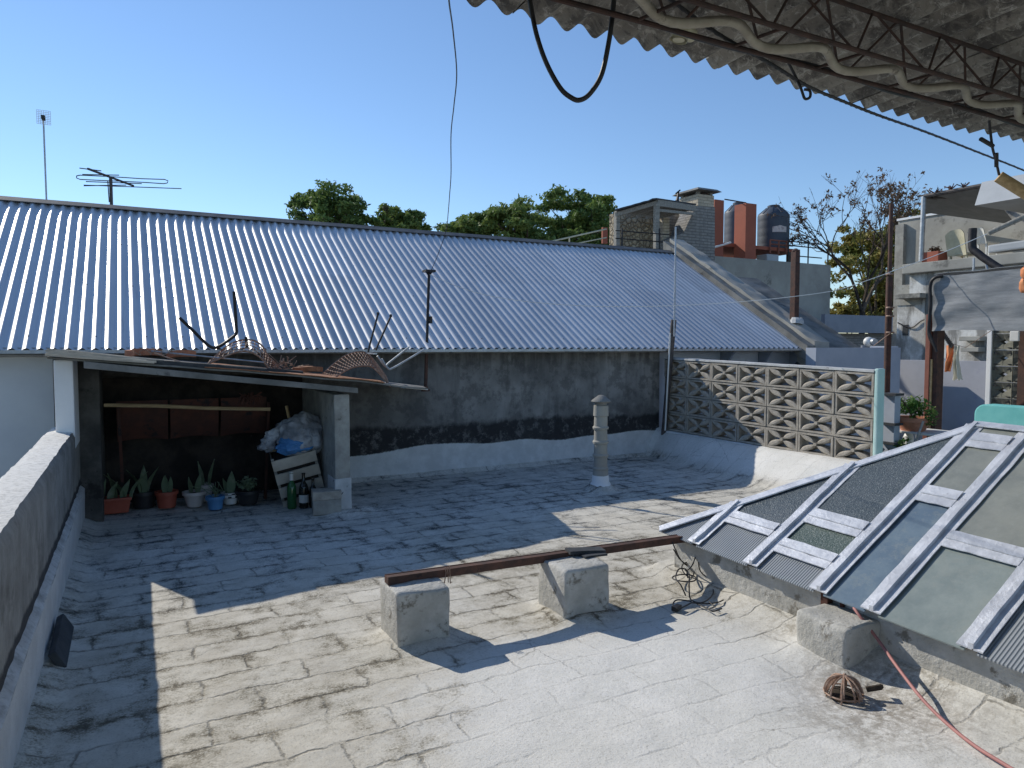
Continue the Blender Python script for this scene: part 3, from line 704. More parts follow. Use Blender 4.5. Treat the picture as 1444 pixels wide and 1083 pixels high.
b = MB(); b.lathe((4.285, 6.08, .925), [(.09, -.012), (.104, 0), (.098, .010), (.03, .062), (.012, .066)], 24); b.build('cap', 'concrete_dark', vp, smooth=True)

# ------------------------------------------------------------------ beam on concrete blocks
def pad(name, label, x0, x1, y0, y1, h, grp=None):
    b = MB(); b.box(x0, x1, y0, y1, -.05, h)
    return tag(b.build(name, 'limewash', bevel=.024, seg=3, rough=.012, cut=3, smooth=True), label, 'concrete block', grp)
pad('concrete_block', 'concrete block under the free left end of the rusty beam', 1.11, 1.40, 3.29, 3.585, .278, 'concrete blocks carrying the beam')
pad('concrete_block', 'concrete block under the middle of the rusty beam nearer the skylight', 2.03, 2.325, 3.20, 3.50, .280, 'concrete blocks carrying the beam')
pad('concrete_block', 'worn white block against the skylight curb beside the drain guard', 2.865, 3.115, 2.10, 2.385, .195)
bp = atv(545, 828, 3.47); bq = atv(962, 767, 3.47)
b = MB(); up = (0, 0, 1)
p = Vector((bp.x, 3.47, .300)); q = Vector((3.16, 3.47, .262))
b.bar(p, q, .045, .036); b.bar(p + Vector((0, -.026, .0)), q + Vector((0, -.026, 0)), .006, .042); b.bar(p + Vector((0, .026, .0)), q + Vector((0, .026, 0)), .006, .042)
tag(b.build('steel_beam', 'rust', rough=.002), 'long rusty steel channel lying across two concrete blocks', 'beam')
b = MB(); b.bar((2.20, 3.45, .305), (2.42, 3.41, .295), .08, .02); b.bar((2.25, 3.36, .288), (2.40, 3.36, .288), .05, .012)
tag(b.build('scrap_sheet', 'slate', rough=.006, cut=2), 'scrap of dark felt lying on the middle concrete block', 'scrap')
b = MB()
for k in range(3):
    x = bp.x + .31 + k * .012; b.tube([(x, 3.43, .33), (x + .004, 3.43, .30 - .03 * k), (x + .01 * (k - 1), 3.42, .25)], .003, 5)
tag(b.build('tie_wire', 'wire_rust'), 'twist of tie wire around the beam at the left block', 'wire')

# ------------------------------------------------------------------ skylight
SKU, SKV, SKZ, SKL, SKT, SKS = 3.06, 3.66, .285, .022, .574, 5.6
WA, SA = 1.358, 1.26
def S(s, w, d=0.0): return Vector((SKU + w, SKV - s, SKZ - SKL * s + SKT * w + d))
sk = thing('skylight', 'large hipped glass skylight with silver foil glazing bars on a low cement curb', 'skylight', (4.4, 1.5, 0))
b = MB(); b.slab(1, 60, lambda a, c: (3.105 + .012 * mnoise.noise(Vector((c * 13, 1, 0))) + a * .12, lerp(3.56, -1.9, c), -.1), (0, 0, .1 + .285 - .05))
b.box(3.23, 5.72, 3.40, 3.56, -.1, .26); b.box(5.6, 5.72, -1.9, 3.40, -.1, .26)
b.build('curb', 'limewash', sk, smooth=True)
b = MB(); b.hexa([S(.04, .035, -.045), S(SKS, .035, -.045), S(SKS, .09, -.03), S(.04, .09, -.03), S(.04, .035, -.012), S(SKS, .035, -.012), S(SKS, .09, .0), S(.04, .09, .0)]); b.build('wall_plate', 'dark_rust', sk)
def hipw(s): return WA * min(1, s / SA)
def pane(mat, s0, s1, w0, w1, d=0.0):     # w1 may be a callable (hip line)
    f1 = w1 if callable(w1) else (lambda s: w1)
    b = MB(); ns = 6
    b.slab(ns, 1, lambda a, c: S(lerp(s0, s1, a), lerp(w0, f1(lerp(s0, s1, a)), c), d), (0, 0, -.006))
    return b.build('pane', mat, sk)
hw = lambda s: max(.004, hipw(s) - .02)
pane('glass_rib', .02, .33, -.015, hw)
pane('glass_rib', .37, .78, -.02, .21); pane('glass_hammer', .37, .78, .235, hw, .006)
pane('glass_rib', .84, 1.23, -.02, .15); pane('glass_hammer_green', .84, 1.23, .16, .40, .006); pane('glass_hammer', .84, 1.23, .415, hw, .012)
pane('glass_sky', 1.29, 1.52, -.02, .73); pane('glass_grey', 1.29, 1.52, .745, 1.19, .006); pane('glass_grey', 1.29, 1.52, 1.20, 1.33, .012)
pane('glass_frost', 1.59, 1.98, -.02, .47); pane('glass_grey', 1.59, 1.98, .485, 1.33, .006)
for k, s0 in enumerate((2.03, 2.48, 2.93, 3.38, 3.83, 4.28, 4.73, 5.18)):
    pane('glass_rib' if k == 0 else 'glass_frost', s0, s0 + .40, -.02, .55); pane('glass_frost', s0, s0 + .40, .565, 1.33, .006)
def gbar(s, w1, off=0.0):
    b = MB(); n = 14; d0 = .012
    jit = lambda w, k: .004 * mnoise.noise(Vector((s * 7, w * 9, k)))
    for (a0, a1, zz0, zz1) in ((-.056, -.010, 0, .006), (.010, .050, 0, .006), (-.011, .011, 0, .027)):
        b.slab(2, n, lambda a, c: S(s + lerp(a0, a1, a) + jit(lerp(-.02, w1, c), a * 3 + a0 * 50), lerp(-.022, w1, c), d0 + zz0 + jit(c * 2, 8)), (0, 0, zz1 - zz0))
    return b.build('glazing_bar', 'foil', sk, smooth=True)
for s in (.35, .81): gbar(s, hipw(s) - .03)
for s in (1.26, 1.555, 2.005, 2.455, 2.905, 3.355, 3.805, 4.255, 4.705, 5.155): gbar(s, WA - .03)
def cross(s0, s1, w0, w1):
    b = MB(); wm = lerp(w0, w1, .45)
    b.slab(8, 2, lambda a, c: S(lerp(s0, s1, a), lerp(w0, wm, c) + .004 * mnoise.noise(Vector((a * 4, c, w0 * 9))), .016), (0, 0, .005))
    b.slab(8, 2, lambda a, c: S(lerp(s0, s1, a), lerp(wm, w1, c) + .004 * mnoise.noise(Vector((a * 4, c + 3, w0 * 9))), .022), (0, 0, .006))
    return b.build('cross_strip', 'foil', sk, smooth=True)
for a in ((.395, .752, .185, .275), (.855, 1.205, .105, .20), (.855, 1.205, .345, .45), (1.305, 1.502, .68, .79), (1.305, 1.502, 1.14, 1.25), (1.60, 1.95, .435, .53)): cross(*a)
for s0 in (2.05, 2.50, 2.95, 3.40): cross(s0, s0 + .36, .52, .60)
def capbar(p, q, wd, name):
    b = MB(); d = (q - p).normalized(); side = d.cross(Vector((0, 0, 1))).normalized()
    for sgn, dz in ((-1, -.028), (1, -.028)):
        b.slab(2, 16, lambda a, c: lerp(p, q, c) + side * sgn * wd * a + Vector((0, 0, .010 + dz * a * .6 + .004 * mnoise.noise(Vector((c * 14, a * 2, sgn))))), (0, 0, .008))
    b.tube([lerp(p, q, i / 20) + Vector((0, 0, .006 + .003 * mnoise.noise(Vector((i * .8, 0, 5))))) for i in range(21)], .013, 8)
    return b.build(name, 'foil', sk, smooth=True)
capbar(S(0, 0), S(SA, WA), .06, 'hip_cap')
capbar(S(SA, WA), S(SKS, WA), .06, 'ridge_cap')
capbar(Vector((SKU + 2 * WA, SKV, SKZ)), S(SA, WA), .06, 'hip_cap')
# far hip end and far side
b = MB(); c0, c1, ap = S(0, 0), Vector((SKU + 2 * WA, SKV, SKZ)), S(SA, WA)
b.add([c0 + Vector((0, 0, -.005)), c1 + Vector((0, 0, -.005)), ap + Vector((0, 0, -.005)), c0 - Vector((0, 0, .02)), c1 - Vector((0, 0, .02)), ap - Vector((0, 0, .02))], [(0, 1, 2), (5, 4, 3), (0, 3, 4, 1), (1, 4, 5, 2), (2, 5, 3, 0)]); b.build('hip_end_pane', 'glass_frost', sk)
b = MB(); e0, e1 = S(SKS, WA), Vector((SKU + 2 * WA, SKV - SKS, SKZ - SKL * SKS))
b.add([c1, e1, e0, ap, c1 - Vector((0, 0, .015)), e1 - Vector((0, 0, .015)), e0 - Vector((0, 0, .015)), ap - Vector((0, 0, .015))], [(0, 1, 2, 3), (7, 6, 5, 4), (0, 4, 5, 1), (1, 5, 6, 2), (2, 6, 7, 3), (3, 7, 4, 0)]); b.build('far_side_panes', 'glass_frost', sk)
# dark stub pipes behind the drain block
b = MB(); b.tube([(3.10, 2.30, .12), (3.09, 2.30, .24)], .012, 6); b.box(3.06, 3.10, 2.36, 2.40, .1, .25); b.build('bracket', 'dark_rust', sk)

# ------------------------------------------------------------------ things near the skylight
hp = [atu(1204, 857, 3.045), atu(1212, 868, 3.03), ath(1238, 902, .13), ath(1268, 944, .085), ath(1300, 985, .045), ath(1335, 1020, .022), ath(1375, 1052, .020), ath(1420, 1080, .022), ath(1470, 1110, .022)]
b = MB(); b.tube(spline(hp, 8), .0072, 10); tag(b.build('garden_hose', 'hose', smooth=True), 'faded pink hose running down from the skylight edge onto the terrace', 'hose')
dg = thing('drain_guard', 'rusty wire basket guard over the roof drain beside the worn white block', 'drain guard', (2.70, 1.99, -.02))
b = MB(); cx, cy = 2.70, 1.99
def ringpt(r, z, t): return Vector((cx + r * math.cos(t), cy + r * math.sin(t), z))
for i in range(22):
    t = 2 * math.pi * i / 22
    b.tube([ringpt(.078 * math.cos(a) + .004 * math.sin(i * 3), -.02 + .080 * math.sin(a) + .012 * math.sin(i * 2.3) * math.cos(a), t + .22 * math.sin(i * 1.7)) for a in [k * math.pi / 2 / 8 for k in range(9)]], .0045, 5)
for r, z in ((.08, -.012),): b.tube([ringpt(r, z, 2 * math.pi * i / 24) for i in range(25)], .004, 5)
b.build('wire_basket', 'wire_rust', dg)
b = MB(); b.lathe((cx, cy, -.03), [(.06, 0), (.055, .015), (.02, .02)], 14); b.build('drain_plug', 'soil', dg, rough=.01)
b = MB(); b.tube([(cx + .08, cy - .05, .0), (cx + .12, cy - .09, .02), (cx + .15, cy - .07, .01)], .012, 6); tag(b.build('dead_leaf_clump', 'soil', rough=.01, cut=1), 'dark clump of dead leaves washed against the drain guard', 'leaf clump')
# bundle of loose cable below the skylight corner
rnd = random.Random(4)
pts = [atd(951, 765, 4.5), ath(958, 790, .14), ath(964, 800, .10)]
b = MB()
cen = ath(972, 818, .02)
loops = []
for k in range(3):
    c = ath(966 + k * 4, 822 - k * 6, .03); rr = .075 + .02 * k
    loops.append([c + Vector((rr * math.cos(t) * (1 + .2 * math.sin(k + t)), rr * .9 * math.sin(t + k), .03 + .05 * k * (1 + math.sin(t)) / 2)) for t in [2 * math.pi * i / 22 for i in range(23)]])
for lp in loops: b.tube(lp, .0042, 6)
for pth in ([(948, 764, .25), (953, 776, .20), (963, 793, .10), (985, 808, .04), (1005, 825, .02), (1012, 832, .02)],
            [(972, 812, .12), (972, 835, .05), (975, 846, .02), (990, 851, .02), (1010, 850, .012), (1020, 846, .015)],
            [(985, 793, .16), (988, 806, .08), (1003, 822, .03), (1005, 838, .02), (992, 849, .02), (975, 850, .02)],
            [(975, 848, .02), (955, 846, .03), (949, 853, .02), (958, 858, .02), (975, 850, .02)],
            [(978, 849, .015), (995, 857, .012), (1005, 862, .012), (1018, 858, .012)], [(1000, 848, .02), (1008, 856, .012)],
            [(950, 775, .2), (960, 790, .12), (975, 800, .06)], [(967, 840, .04), (960, 825, .1), (953, 815, .12), (957, 803, .14), (967, 803, .12), (970, 815, .08)]):
    b.tube(spline([ath(x, y, h + .01) for x, y, h in pth], 6), .0042, 6)
q = ath(954, 857, .02); b.obox(q, .06, .03, .025, rz=.3)
tag(b.build('cable_bundle', 'black', smooth=True), 'tangle of loose dark cable on the floor below the skylight corner', 'cable')
b = MB(); b.lathe(ath(974, 779, .12), [(.02, -.02), (.035, 0), (.03, .03), (.012, .045)], 10); tag(b.build('cement_dab', 'concrete', rough=.01, cut=1), 'small lump of cement under the skylight corner by the beam end', 'mortar')

# ------------------------------------------------------------------ shelter
sh = thing('lean_to_shelter', 'dark low lean-to with sagging board roof against the stained wall', 'shelter', (.8, 7, 0))
FV = 6.28
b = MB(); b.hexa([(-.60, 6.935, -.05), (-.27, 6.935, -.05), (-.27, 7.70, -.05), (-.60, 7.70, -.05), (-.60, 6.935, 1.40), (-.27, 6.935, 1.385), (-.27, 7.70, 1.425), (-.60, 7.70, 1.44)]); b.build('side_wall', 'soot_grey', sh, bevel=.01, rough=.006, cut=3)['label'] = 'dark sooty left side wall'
b = MB(); b.box(1.56, 1.70, FV + .03, WALLV - .03, -.05, 1.07); b.build('side_wall', 'concrete', sh, bevel=.012, rough=.006, cut=3)['label'] = 'pale cement right side wall'
b = MB(); b.box(1.554, 1.706, FV + .022, FV + .30, -.05, .31); b.build('painted_foot', 'worn_white', sh, bevel=.008, rough=.006, cut=3)
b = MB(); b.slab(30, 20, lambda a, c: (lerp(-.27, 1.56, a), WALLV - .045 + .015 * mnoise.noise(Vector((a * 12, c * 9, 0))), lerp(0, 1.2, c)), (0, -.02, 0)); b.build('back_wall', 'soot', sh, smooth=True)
FL, FR, BL, BR = Vector((-.58, 6.34, 1.405)), Vector((2.43, 6.24, 1.093)), Vector((-.56, 7.70, 1.462)), Vector((2.85, 7.68, 1.045))
def rp(a, c):
    p = lerp(lerp(FL, FR, a), lerp(BL, BR, a), c)
    return p + Vector((0, 0, .012 * mnoise.noise(Vector((a * 7, c * 3, 1))) + .018 * math.sin(math.pi * a)))
b = MB(); b.slab(40, 8, rp, (0, 0, .014)); b.build('roof_sheet', 'concrete_dark', sh, smooth=True)
b = MB(); b.slab(24, 4, lambda a, c: rp(lerp(.36, .86, a), lerp(-.01, .55, c)) + Vector((0, 0, .018 + .006 * mnoise.noise(Vector((a * 9, c * 5, 3))))), (0, 0, .008)); b.build('rusty_sheet', 'rust_light', sh, smooth=True)
fl_, fr_ = atv(118, 512, FV), atv(505, 549, FV)
b = MB(); b.hexa([fl_ + Vector((0, 0, -.04)), fr_ + Vector((0, 0, -.035)), fr_ + Vector((0, .05, -.035)), fl_ + Vector((0, .05, -.04)), fl_ + Vector((0, 0, .012)), fr_ + Vector((0, 0, .012)), fr_ + Vector((0, .05, .012)), fl_ + Vector((0, .05, .012))])
b.build('fascia', 'concrete_dark', sh, bevel=.003, rough=.003, cut=3)['label'] = 'speckled grey steel front beam'
rnd = random.Random(3)
b = MB()
for k in range(5):
    a0 = -.005 + .01 * rnd.random(); a1 = .20 + .07 * rnd.random(); c0 = -.02 + k * .03
    p, q = rp(a0, c0) + Vector((0, 0, .03 + .008 * k)), rp(a1, c0 + .02) + Vector((0, 0, .028 + .004 * k)); b.bar(p, q, .08, .016)
b.build('roof_plank', 'crate', sh, rough=.004, cut=2)
b = MB()
for k in range(3):
    p, q = rp(.22 + .02 * k, .03 + .05 * k) + Vector((0, 0, .03)), rp(.52 + .05 * k, .03 + .05 * k) + Vector((0, 0, .034)); b.bar(p, q, .06, .03)
b.build('roof_batten', 'slate', sh, rough=.006, cut=3)
b = MB(); p, q = atv(566, 546, 6.6), atv(603, 549, 6.55); b.bar(p, q, .05, .012); b.build('white_strip', 'white_plastic', sh)
b = MB(); p, q = atv(553, 543, 6.6), atv(570, 546, 6.6); b.bar(p, q, .09, .016); b.build('blue_strip', 'blue_plastic', sh)
# litter on the shelter roof
def onroof(px, py, v=6.6): return atv(px, py, v)
lump = [(203, 497, 'oldbrick', .16, 'broken red brick beside the wires at the left on the shelter roof'), (256, 499, 'oldbrick', .13, 'smaller broken red brick behind the upturned left chair legs'), (434, 521, 'rust_light', .15, 'orange brick fragment between the two wire chairs')]
for px, py, m_, sz, lb in lump:
    b = MB(); q = onroof(px, py, 6.9); b.obox(q, sz * 1.5, sz, .05, rz=.5)
    tag(b.build('broken_brick', m_, rough=.02, cut=3), lb, 'brick')
b = MB(); rnd = random.Random(5)
for k in range(40):
    c = onroof(402, 515, 6.7) + Vector((rnd.gauss(0, .05), rnd.gauss(0, .05), rnd.gauss(0, .02))); b.tube([c, c + Vector((rnd.gauss(0, .04), rnd.gauss(0, .04), abs(rnd.gauss(0, .04))))], .003, 4)
tag(b.build('dry_twigs', 'wire_rust'), 'small heap of dry twigs on the shelter roof edge left of the orange brick', 'twigs')
b = MB(); b.tube([onroof(213, 495, 6.8), onroof(372, 511, 6.55)], .007, 6); tag(b.build('steel_rod', 'galv', smooth=True), 'long pale rod lying across the shelter roof below the left wire chair', 'rod')
b = MB(); b.tube([onroof(218, 498, 6.7), onroof(262, 513, 6.5)], .006, 6); tag(b.build('steel_rod', 'wire_rust', smooth=True), 'short bent pale rod lying beside the red broken brick', 'rod')
b = MB(); pts = [onroof(190 + 5 * i + 4 * math.sin(i * 2.1), 497 + 4 * math.sin(i * 1.7), 6.75) for i in range(14)]; b.tube(spline(pts, 4), .0035, 5)
tag(b.build('loose_wire', 'wire_rust'), 'curly loose wire among the red bricks on the shelter roof', 'wire')

def meshsheet(front, back, nl, vf, vb, ncr, r=.0042):
    A = spline([atv(x, y, vf) for x, y in front], 8); B = spline([atv(x, y, vb) for x, y in back], 8)
    def at(P, t):
        x = t * (len(P) - 1); i = min(int(x), len(P) - 2); return lerp(P[i], P[i + 1], x - i)
    b = MB()
    for j in range(nl + 1):
        f = j / nl; b.tube([lerp(at(A, t / 24), at(B, t / 24), f) for t in range(25)], r * (2.0 if j in (0, nl) else 1), 5)
    for i in range(ncr + 1):
        t = i / ncr; b.tube([at(A, t), lerp(at(A, t), at(B, t), .5) - Vector((0, 0, .006)), at(B, t)], r * (1.6 if i in (0, ncr) else .9), 5)
    return b
c1 = thing('wire_chair', 'upturned wire chair at the left on the shelter roof with one bent dark leg frame', 'chair', onroof(335, 512, 6.8), 'wire chairs dumped on the shelter roof')
meshsheet([(292, 514), (318, 502), (345, 495), (366, 503), (378, 518), (392, 528)], [(297, 508), (325, 485), (350, 479), (368, 486), (380, 505), (398, 522)], 4, 6.62, 7.0, 18).build('mesh_seat', 'wire_rust', c1, smooth=True)
b = MB(); b.tube(spline([atv(x, y, 6.85) for x, y in ((253, 448), (272, 466), (288, 482), (299, 490), (310, 488), (326, 477), (333, 470), (333, 458), (330, 411))], 5), .014, 8); b.build('leg_frame', 'black_metal', c1, smooth=True)
b = MB(); b.tube([atv(347, 475, 6.95), atv(348, 490, 6.95)], .014, 8); b.build('leg_stub', 'black_metal', c1, smooth=True)
c2 = thing('wire_chair', 'upturned rusty wire chair with four raised legs at the right end of the shelter roof', 'chair', onroof(515, 540, 6.8), 'wire chairs dumped on the shelter roof')
meshsheet([(474, 531), (492, 520), (508, 516), (524, 517), (538, 530), (550, 545)], [(453, 529), (472, 512), (490, 500), (508, 496), (522, 502), (545, 532)], 6, 6.55, 6.95, 20).build('mesh_seat', 'wire_rust', c2, smooth=True)
for pth, vv in ((((519, 497), (522, 484), (533, 443)), 6.95), (((530, 494), (534, 484), (551, 446)), 6.75)):
    b = MB(); b.tube([atv(x, y, vv) for x, y in pth], .010, 8); b.lathe(atv(*pth[-1], vv) - Vector((0, 0, .01)), [(.013, 0), (.015, .02), (.01, .03)], 8); b.build('leg', 'black_metal', c2, smooth=True)
for pth, vv in ((((532, 502), (543, 516), (548, 512), (577, 489)), 6.9), (((538, 506), (547, 519), (556, 518), (598, 493)), 6.7)):
    b = MB(); b.tube(spline([atv(x, y, vv) for x, y in pth], 5), .010, 8); b.build('leg', 'galv', c2, smooth=True)
b = MB(); b.bar(atv(518, 498, 6.95), atv(530, 499, 6.75), .03, .012); b.build('crossbar', 'galv', c2)

# inside the shelter
gr = thing('grill_hood', 'dark rusty sheet hood hanging inside the shelter above the plants', 'grill hood', (.4, 7.45, .9))
for k in range(3):
    u0 = -.16 + k * .44; b = MB()
    b.slab(10, 6, lambda a, c: (u0 + a * .42, 7.42 - .10 * math.sin(math.pi * c * .55), lerp(.62, 1.00, c) + (.02 * math.sin(math.pi * a)) * (1 - c)), (0, .01, 0)); b.build('hood_sheet', 'dark_rust', gr, smooth=True)
for u in (-.12, 1.10):
    b = MB(); b.bar((u, 7.25, 0), (u + (.05 if u > 0 else -.02), 7.25, .95), .025, .025); b.build('upright', 'dark_rust', gr)
p, q = atv(147, 571, 6.9), atv(381, 577, 6.7)
b = MB(); b.tube([p, lerp(p, q, .3) + Vector((0, 0, .004)), lerp(p, q, .6) - Vector((0, 0, .006)), q], .016, 8); tag(b.build('wooden_pole', 'pole_wood', smooth=True, rough=.003), 'light wooden pole hung across the shelter under its roof', 'pole')
b = MB(); rnd = random.Random(8); q0 = atv(351, 562, 6.78)
for k in range(36):
    a = rnd.uniform(0, 6.28); l = rnd.uniform(.03, .13); b.tube(spline([q0 + Vector((rnd.gauss(0, .02), rnd.gauss(0, .02), -.02)), q0 + Vector((math.cos(a) * l * .6, math.sin(a) * l * .5, .03)), q0 + Vector((math.cos(a) * l, math.sin(a) * l, rnd.uniform(-.06, .06)))], 3), .005, 4)
tag(b.build('dried_plant', 'dark_rust'), 'dried spidery plant on top of the wooden pole', 'dried plant')
def potprof(r0, r1, h, rim=.012): return [(r0, 0), (r1, h - .03), (r1 + rim, h - .03), (r1 + rim, h), (r1 - .006, h), (r1 - .012, h - .02)]
def snake(b, base, n, hmin, hmax, spread, seed):
    rn = random.Random(seed)
    for k in range(n):
        a = 2 * math.pi * k / n + rn.uniform(-.4, .4); h = rn.uniform(hmin, hmax); ln = rn.uniform(.15, .55) * spread; wd = rn.uniform(.026, .042)
        st = base + Vector((math.cos(a) * .03, math.sin(a) * .03, 0)); d = Vector((math.cos(a), math.sin(a), 0)); sd = Vector((-d.y, d.x, 0)); m = 8
        if abs(sd.x) < .5: sd = (sd + Vector((.8, 0, 0))).normalized()
        o = len(b.v)
        for i in range(m + 1):
            t = i / m; c = st + d * (ln * h * t * t) + Vector((0, 0, h * t)); w_ = wd * (math.sin(math.pi * (.18 + .82 * t)) if t < 1 else 0)
            b.v += [c - sd * w_, c + d * -.006, c + sd * w_]
        for i in range(m):
            for j in (0, 1): b.f.append((o + i * 3 + j, o + i * 3 + j + 1, o + i * 3 + j + 4, o + i * 3 + j + 3))
def pot(name, label, cx, cy, r0, r1, h, mat, leaves, soil=True, z0=.01, seed=1, spread=1.0):
    t = thing(name, label, 'potted plant', (cx, cy, z0), 'pots along the shelter front')
    b = MB(); b.lathe((cx, cy, z0), potprof(r0, r1, h), 28); po = b.build('pot', mat, t, smooth=True)
    b = MB(); b.lathe((cx, cy, z0 + h - .03), [(r1 - .013, 0), (r1 * .5, .012)], 16); b.build('soil', 'soil', po)
    if leaves:
        b = MB(); snake(b, Vector((cx, cy, z0 + h - .02)), leaves[0], leaves[1], leaves[2], spread, seed); b.build('leaves', 'leaf_snake', t, smooth=True)
    return t
# rectangular planter
q = ath(158, 727); t = thing('planter_box', 'red brown rectangular planter with snake plants at the left end of the pots', 'planter', (q.x, q.y + .08, 0), 'pots along the shelter front')
b = MB(); x0, x1, y0, y1 = q.x - .15, q.x + .15, q.y, q.y + .15
b.hexa([(x0 + .02, y0 + .02, .01), (x1 - .02, y0 + .02, .01), (x1 - .02, y1 - .02, .01), (x0 + .02, y1 - .02, .01), (x0, y0, .14), (x1, y0, .14), (x1, y1, .14), (x0, y1, .14)]); b.box(x0 - .008, x1 + .008, y0 - .008, y0 + .012, .125, .15); b.box(x0 - .008, x1 + .008, y1 - .012, y1 + .008, .125, .15)
b.build('box', 'red_plastic', t, bevel=.006)
b = MB()
for k, dx in enumerate((-.11, -.04, .06, .12)): snake(b, Vector((q.x + dx, q.y + .08, .12)), 2, .16, .28, 1.3, 30 + k)
b.build('leaves', 'leaf_snake', t, smooth=True)
def pp_(px, py): return ath(px, py)
q = pp_(203, 719); pot('potted_plant', 'black pot with several pale snake plant leaves next to the red planter', q.x, q.y + .1, .085, .11, .15, 'black_plastic', (5, .15, .26), seed=5)
q = pp_(236, 719); pot('potted_plant', 'round red brown pot with two short broad leaves', q.x, q.y + .09, .075, .09, .15, 'red_plastic', (3, .12, .20), seed=9, spread=.3)
q = pp_(276, 718); pot('potted_plant', 'pale wide rimmed pot with a single upright leaf', q.x, q.y + .1, .065, .095, .14, 'pale_plastic', (2, .14, .20), seed=14, spread=.3)
q = pp_(293, 712); pot('potted_plant', 'slim pale pot with a tall leaf behind the blue pot', q.x, q.y + .16, .05, .06, .16, 'pale_plastic', (2, .18, .28), seed=17, spread=.4)
q = pp_(305, 721); t = pot('potted_plant', 'small bright blue pot with wispy twigs', q.x, q.y + .07, .06, .072, .12, 'blue_plastic', None)
b = MB(); rnd = random.Random(2)
for k in range(14):
    s0 = Vector((q.x, q.y + .07, .11)); b.tube([s0, s0 + Vector((rnd.gauss(0, .03), rnd.gauss(0, .03), .06)), s0 + Vector((rnd.gauss(0, .06), rnd.gauss(0, .05), rnd.uniform(.08, .16)))], .003, 4)
b.build('twigs', 'leaf_snake', t)
q = pp_(327, 714); t = pot('potted_plant', 'white pot with black and white checkered rim and pointed leaves', q.x, q.y + .09, .055, .075, .11, 'white_plastic', (4, .14, .24), seed=22, spread=.5)
b = MB(); b.lathe((q.x, q.y + .09, .07), [(.083, 0), (.0895, .045)], 28); b.build('checkered_rim', 'checker', t, smooth=True)
q = pp_(352, 714); t = pot('potted_plant', 'dark pot with a low bushy plant near the crate', q.x, q.y + .10, .08, .105, .13, 'black_plastic', None)
def leaves(b, c, rad, n, ls, rn, flat=1.0):
    for k in range(n):
        while True:
            d = Vector((rn.uniform(-1, 1), rn.uniform(-1, 1), rn.uniform(-1, 1)))
            if d.length <= 1: break
        d = d * (.45 + .55 * rn.random()) if d.length > .01 else d
        p = Vector(c) + Vector((d.x * rad[0], d.y * rad[1], d.z * rad[2])); nrm = Vector((rn.gauss(0, 1), rn.gauss(0, 1), rn.gauss(.5, 1) * flat)).normalized()
        a = nrm.orthogonal().normalized(); a = (a * math.cos(k) + nrm.cross(a) * math.sin(k)); bb = nrm.cross(a); l = ls * rn.uniform(.6, 1.3); w_ = l * rn.uniform(.3, .5)
        o = len(b.v); b.v += [p - a * l * .5, p + bb * w_ * .5 - a * l * .05 + nrm * l * .06, p + a * l * .5, p - bb * w_ * .5 - a * l * .05 + nrm * l * .06]; b.f.append((o, o + 1, o + 2, o + 3))
b = MB(); leaves(b, (q.x, q.y + .10, .20), (.12, .11, .09), 160, .05, random.Random(6)); b.build('leaves', 'leaf_snake', t)

def bottle(label, px, py, mat, h, r, lab=False, capm=None):
    q = ath(px, py); t = thing('wine_bottle', label, 'bottle', (q.x, q.y + r, .006), 'empty bottles beside the crate')
    b = MB(); b.lathe((q.x, q.y + r, .006), [(r * .9, 0), (r, .01), (r, h * .58), (r * .8, h * .66), (r * .38, h * .76), (r * .34, h * .96), (r * .42, h * .965), (r * .42, h)], 20); gb = b.build('glass_body', mat, t, smooth=True)
    if capm: b = MB(); b.lathe((q.x, q.y + r, .006 + h * .78), [(r * .42, 0), (r * .40, h * .2), (r * .46, h * .2), (r * .46, h * .23)], 14); b.build('foil_cap', capm, gb, smooth=True)
    if lab: b = MB(); b.lathe((q.x, q.y + r, .006 + h * .16), [(r + .0015, 0), (r + .0015, h * .22)], 20); b.build('label', 'paper', gb, smooth=True)
    return t
bottle('green glass bottle with a pale foil neck in front of the crate', 413, 719, 'glass_green', .335, .042, capm='paper')
bottle('dark wine bottle with a white label in front of the crate', 430, 718, 'glass_dark', .325, .042, lab=True)
bottle('dark bottle without label, nearest the small white box', 443, 717, 'glass_dark', .27, .036)
q = ath(464, 727); bx = thing('small_box', 'pale small box with a patterned upper band at the foot of the right shelter wall', 'box', (q.x, q.y + .09, .01))
b = MB(); b.obox((q.x, q.y + .09, .075), .245, .18, .13, rz=-.15); b.build('body', 'concrete', bx, bevel=.006)
b = MB(); b.obox((q.x, q.y + .09, .178), .25, .185, .075, rz=-.15); b.build('patterned_band', 'block_cement', bx, bevel=.004)
b = MB()
for k in range(5):
    p0_ = Vector((q.x - .11 + k * .05, q.y + .005 - (k * .05 - .11) * .15, .15)); b.bar(p0_, p0_ + Vector((.035, -.004, .05)), .006, .006)
b.build('chevrons', 'slate', bx)
# crate leaning, bag on top
cr = thing('slatted_crate', 'leaning pale wooden slatted crate under the plastic bag', 'crate', (1.36, 6.95, 0))
from mathutils import Euler
cm = Euler((R(8), R(-13), R(-8))).to_matrix(); cc = Vector((1.355, 6.93, .27))
def cp(x, y, z): return cc + cm @ Vector((x, y, z))
def cbox(b, x0, x1, y0, y1, z0, z1): return b.hexa([cp(x0, y0, z0), cp(x1, y0, z0), cp(x1, y1, z0), cp(x0, y1, z0), cp(x0, y0, z1), cp(x1, y0, z1), cp(x1, y1, z1), cp(x0, y1, z1)])
b = MB()
for k in range(4): cbox(b, -.20, .20, -.19, -.172, -.26 + k * .135, -.16 + k * .135)
b.build('front_slats', 'crate', cr, rough=.003, cut=1)
b = MB()
for k in range(4): cbox(b, -.20, .20, .172, .19, -.26 + k * .135, -.16 + k * .135)
b.build('back_slats', 'crate', cr, rough=.003, cut=1)
b = MB()
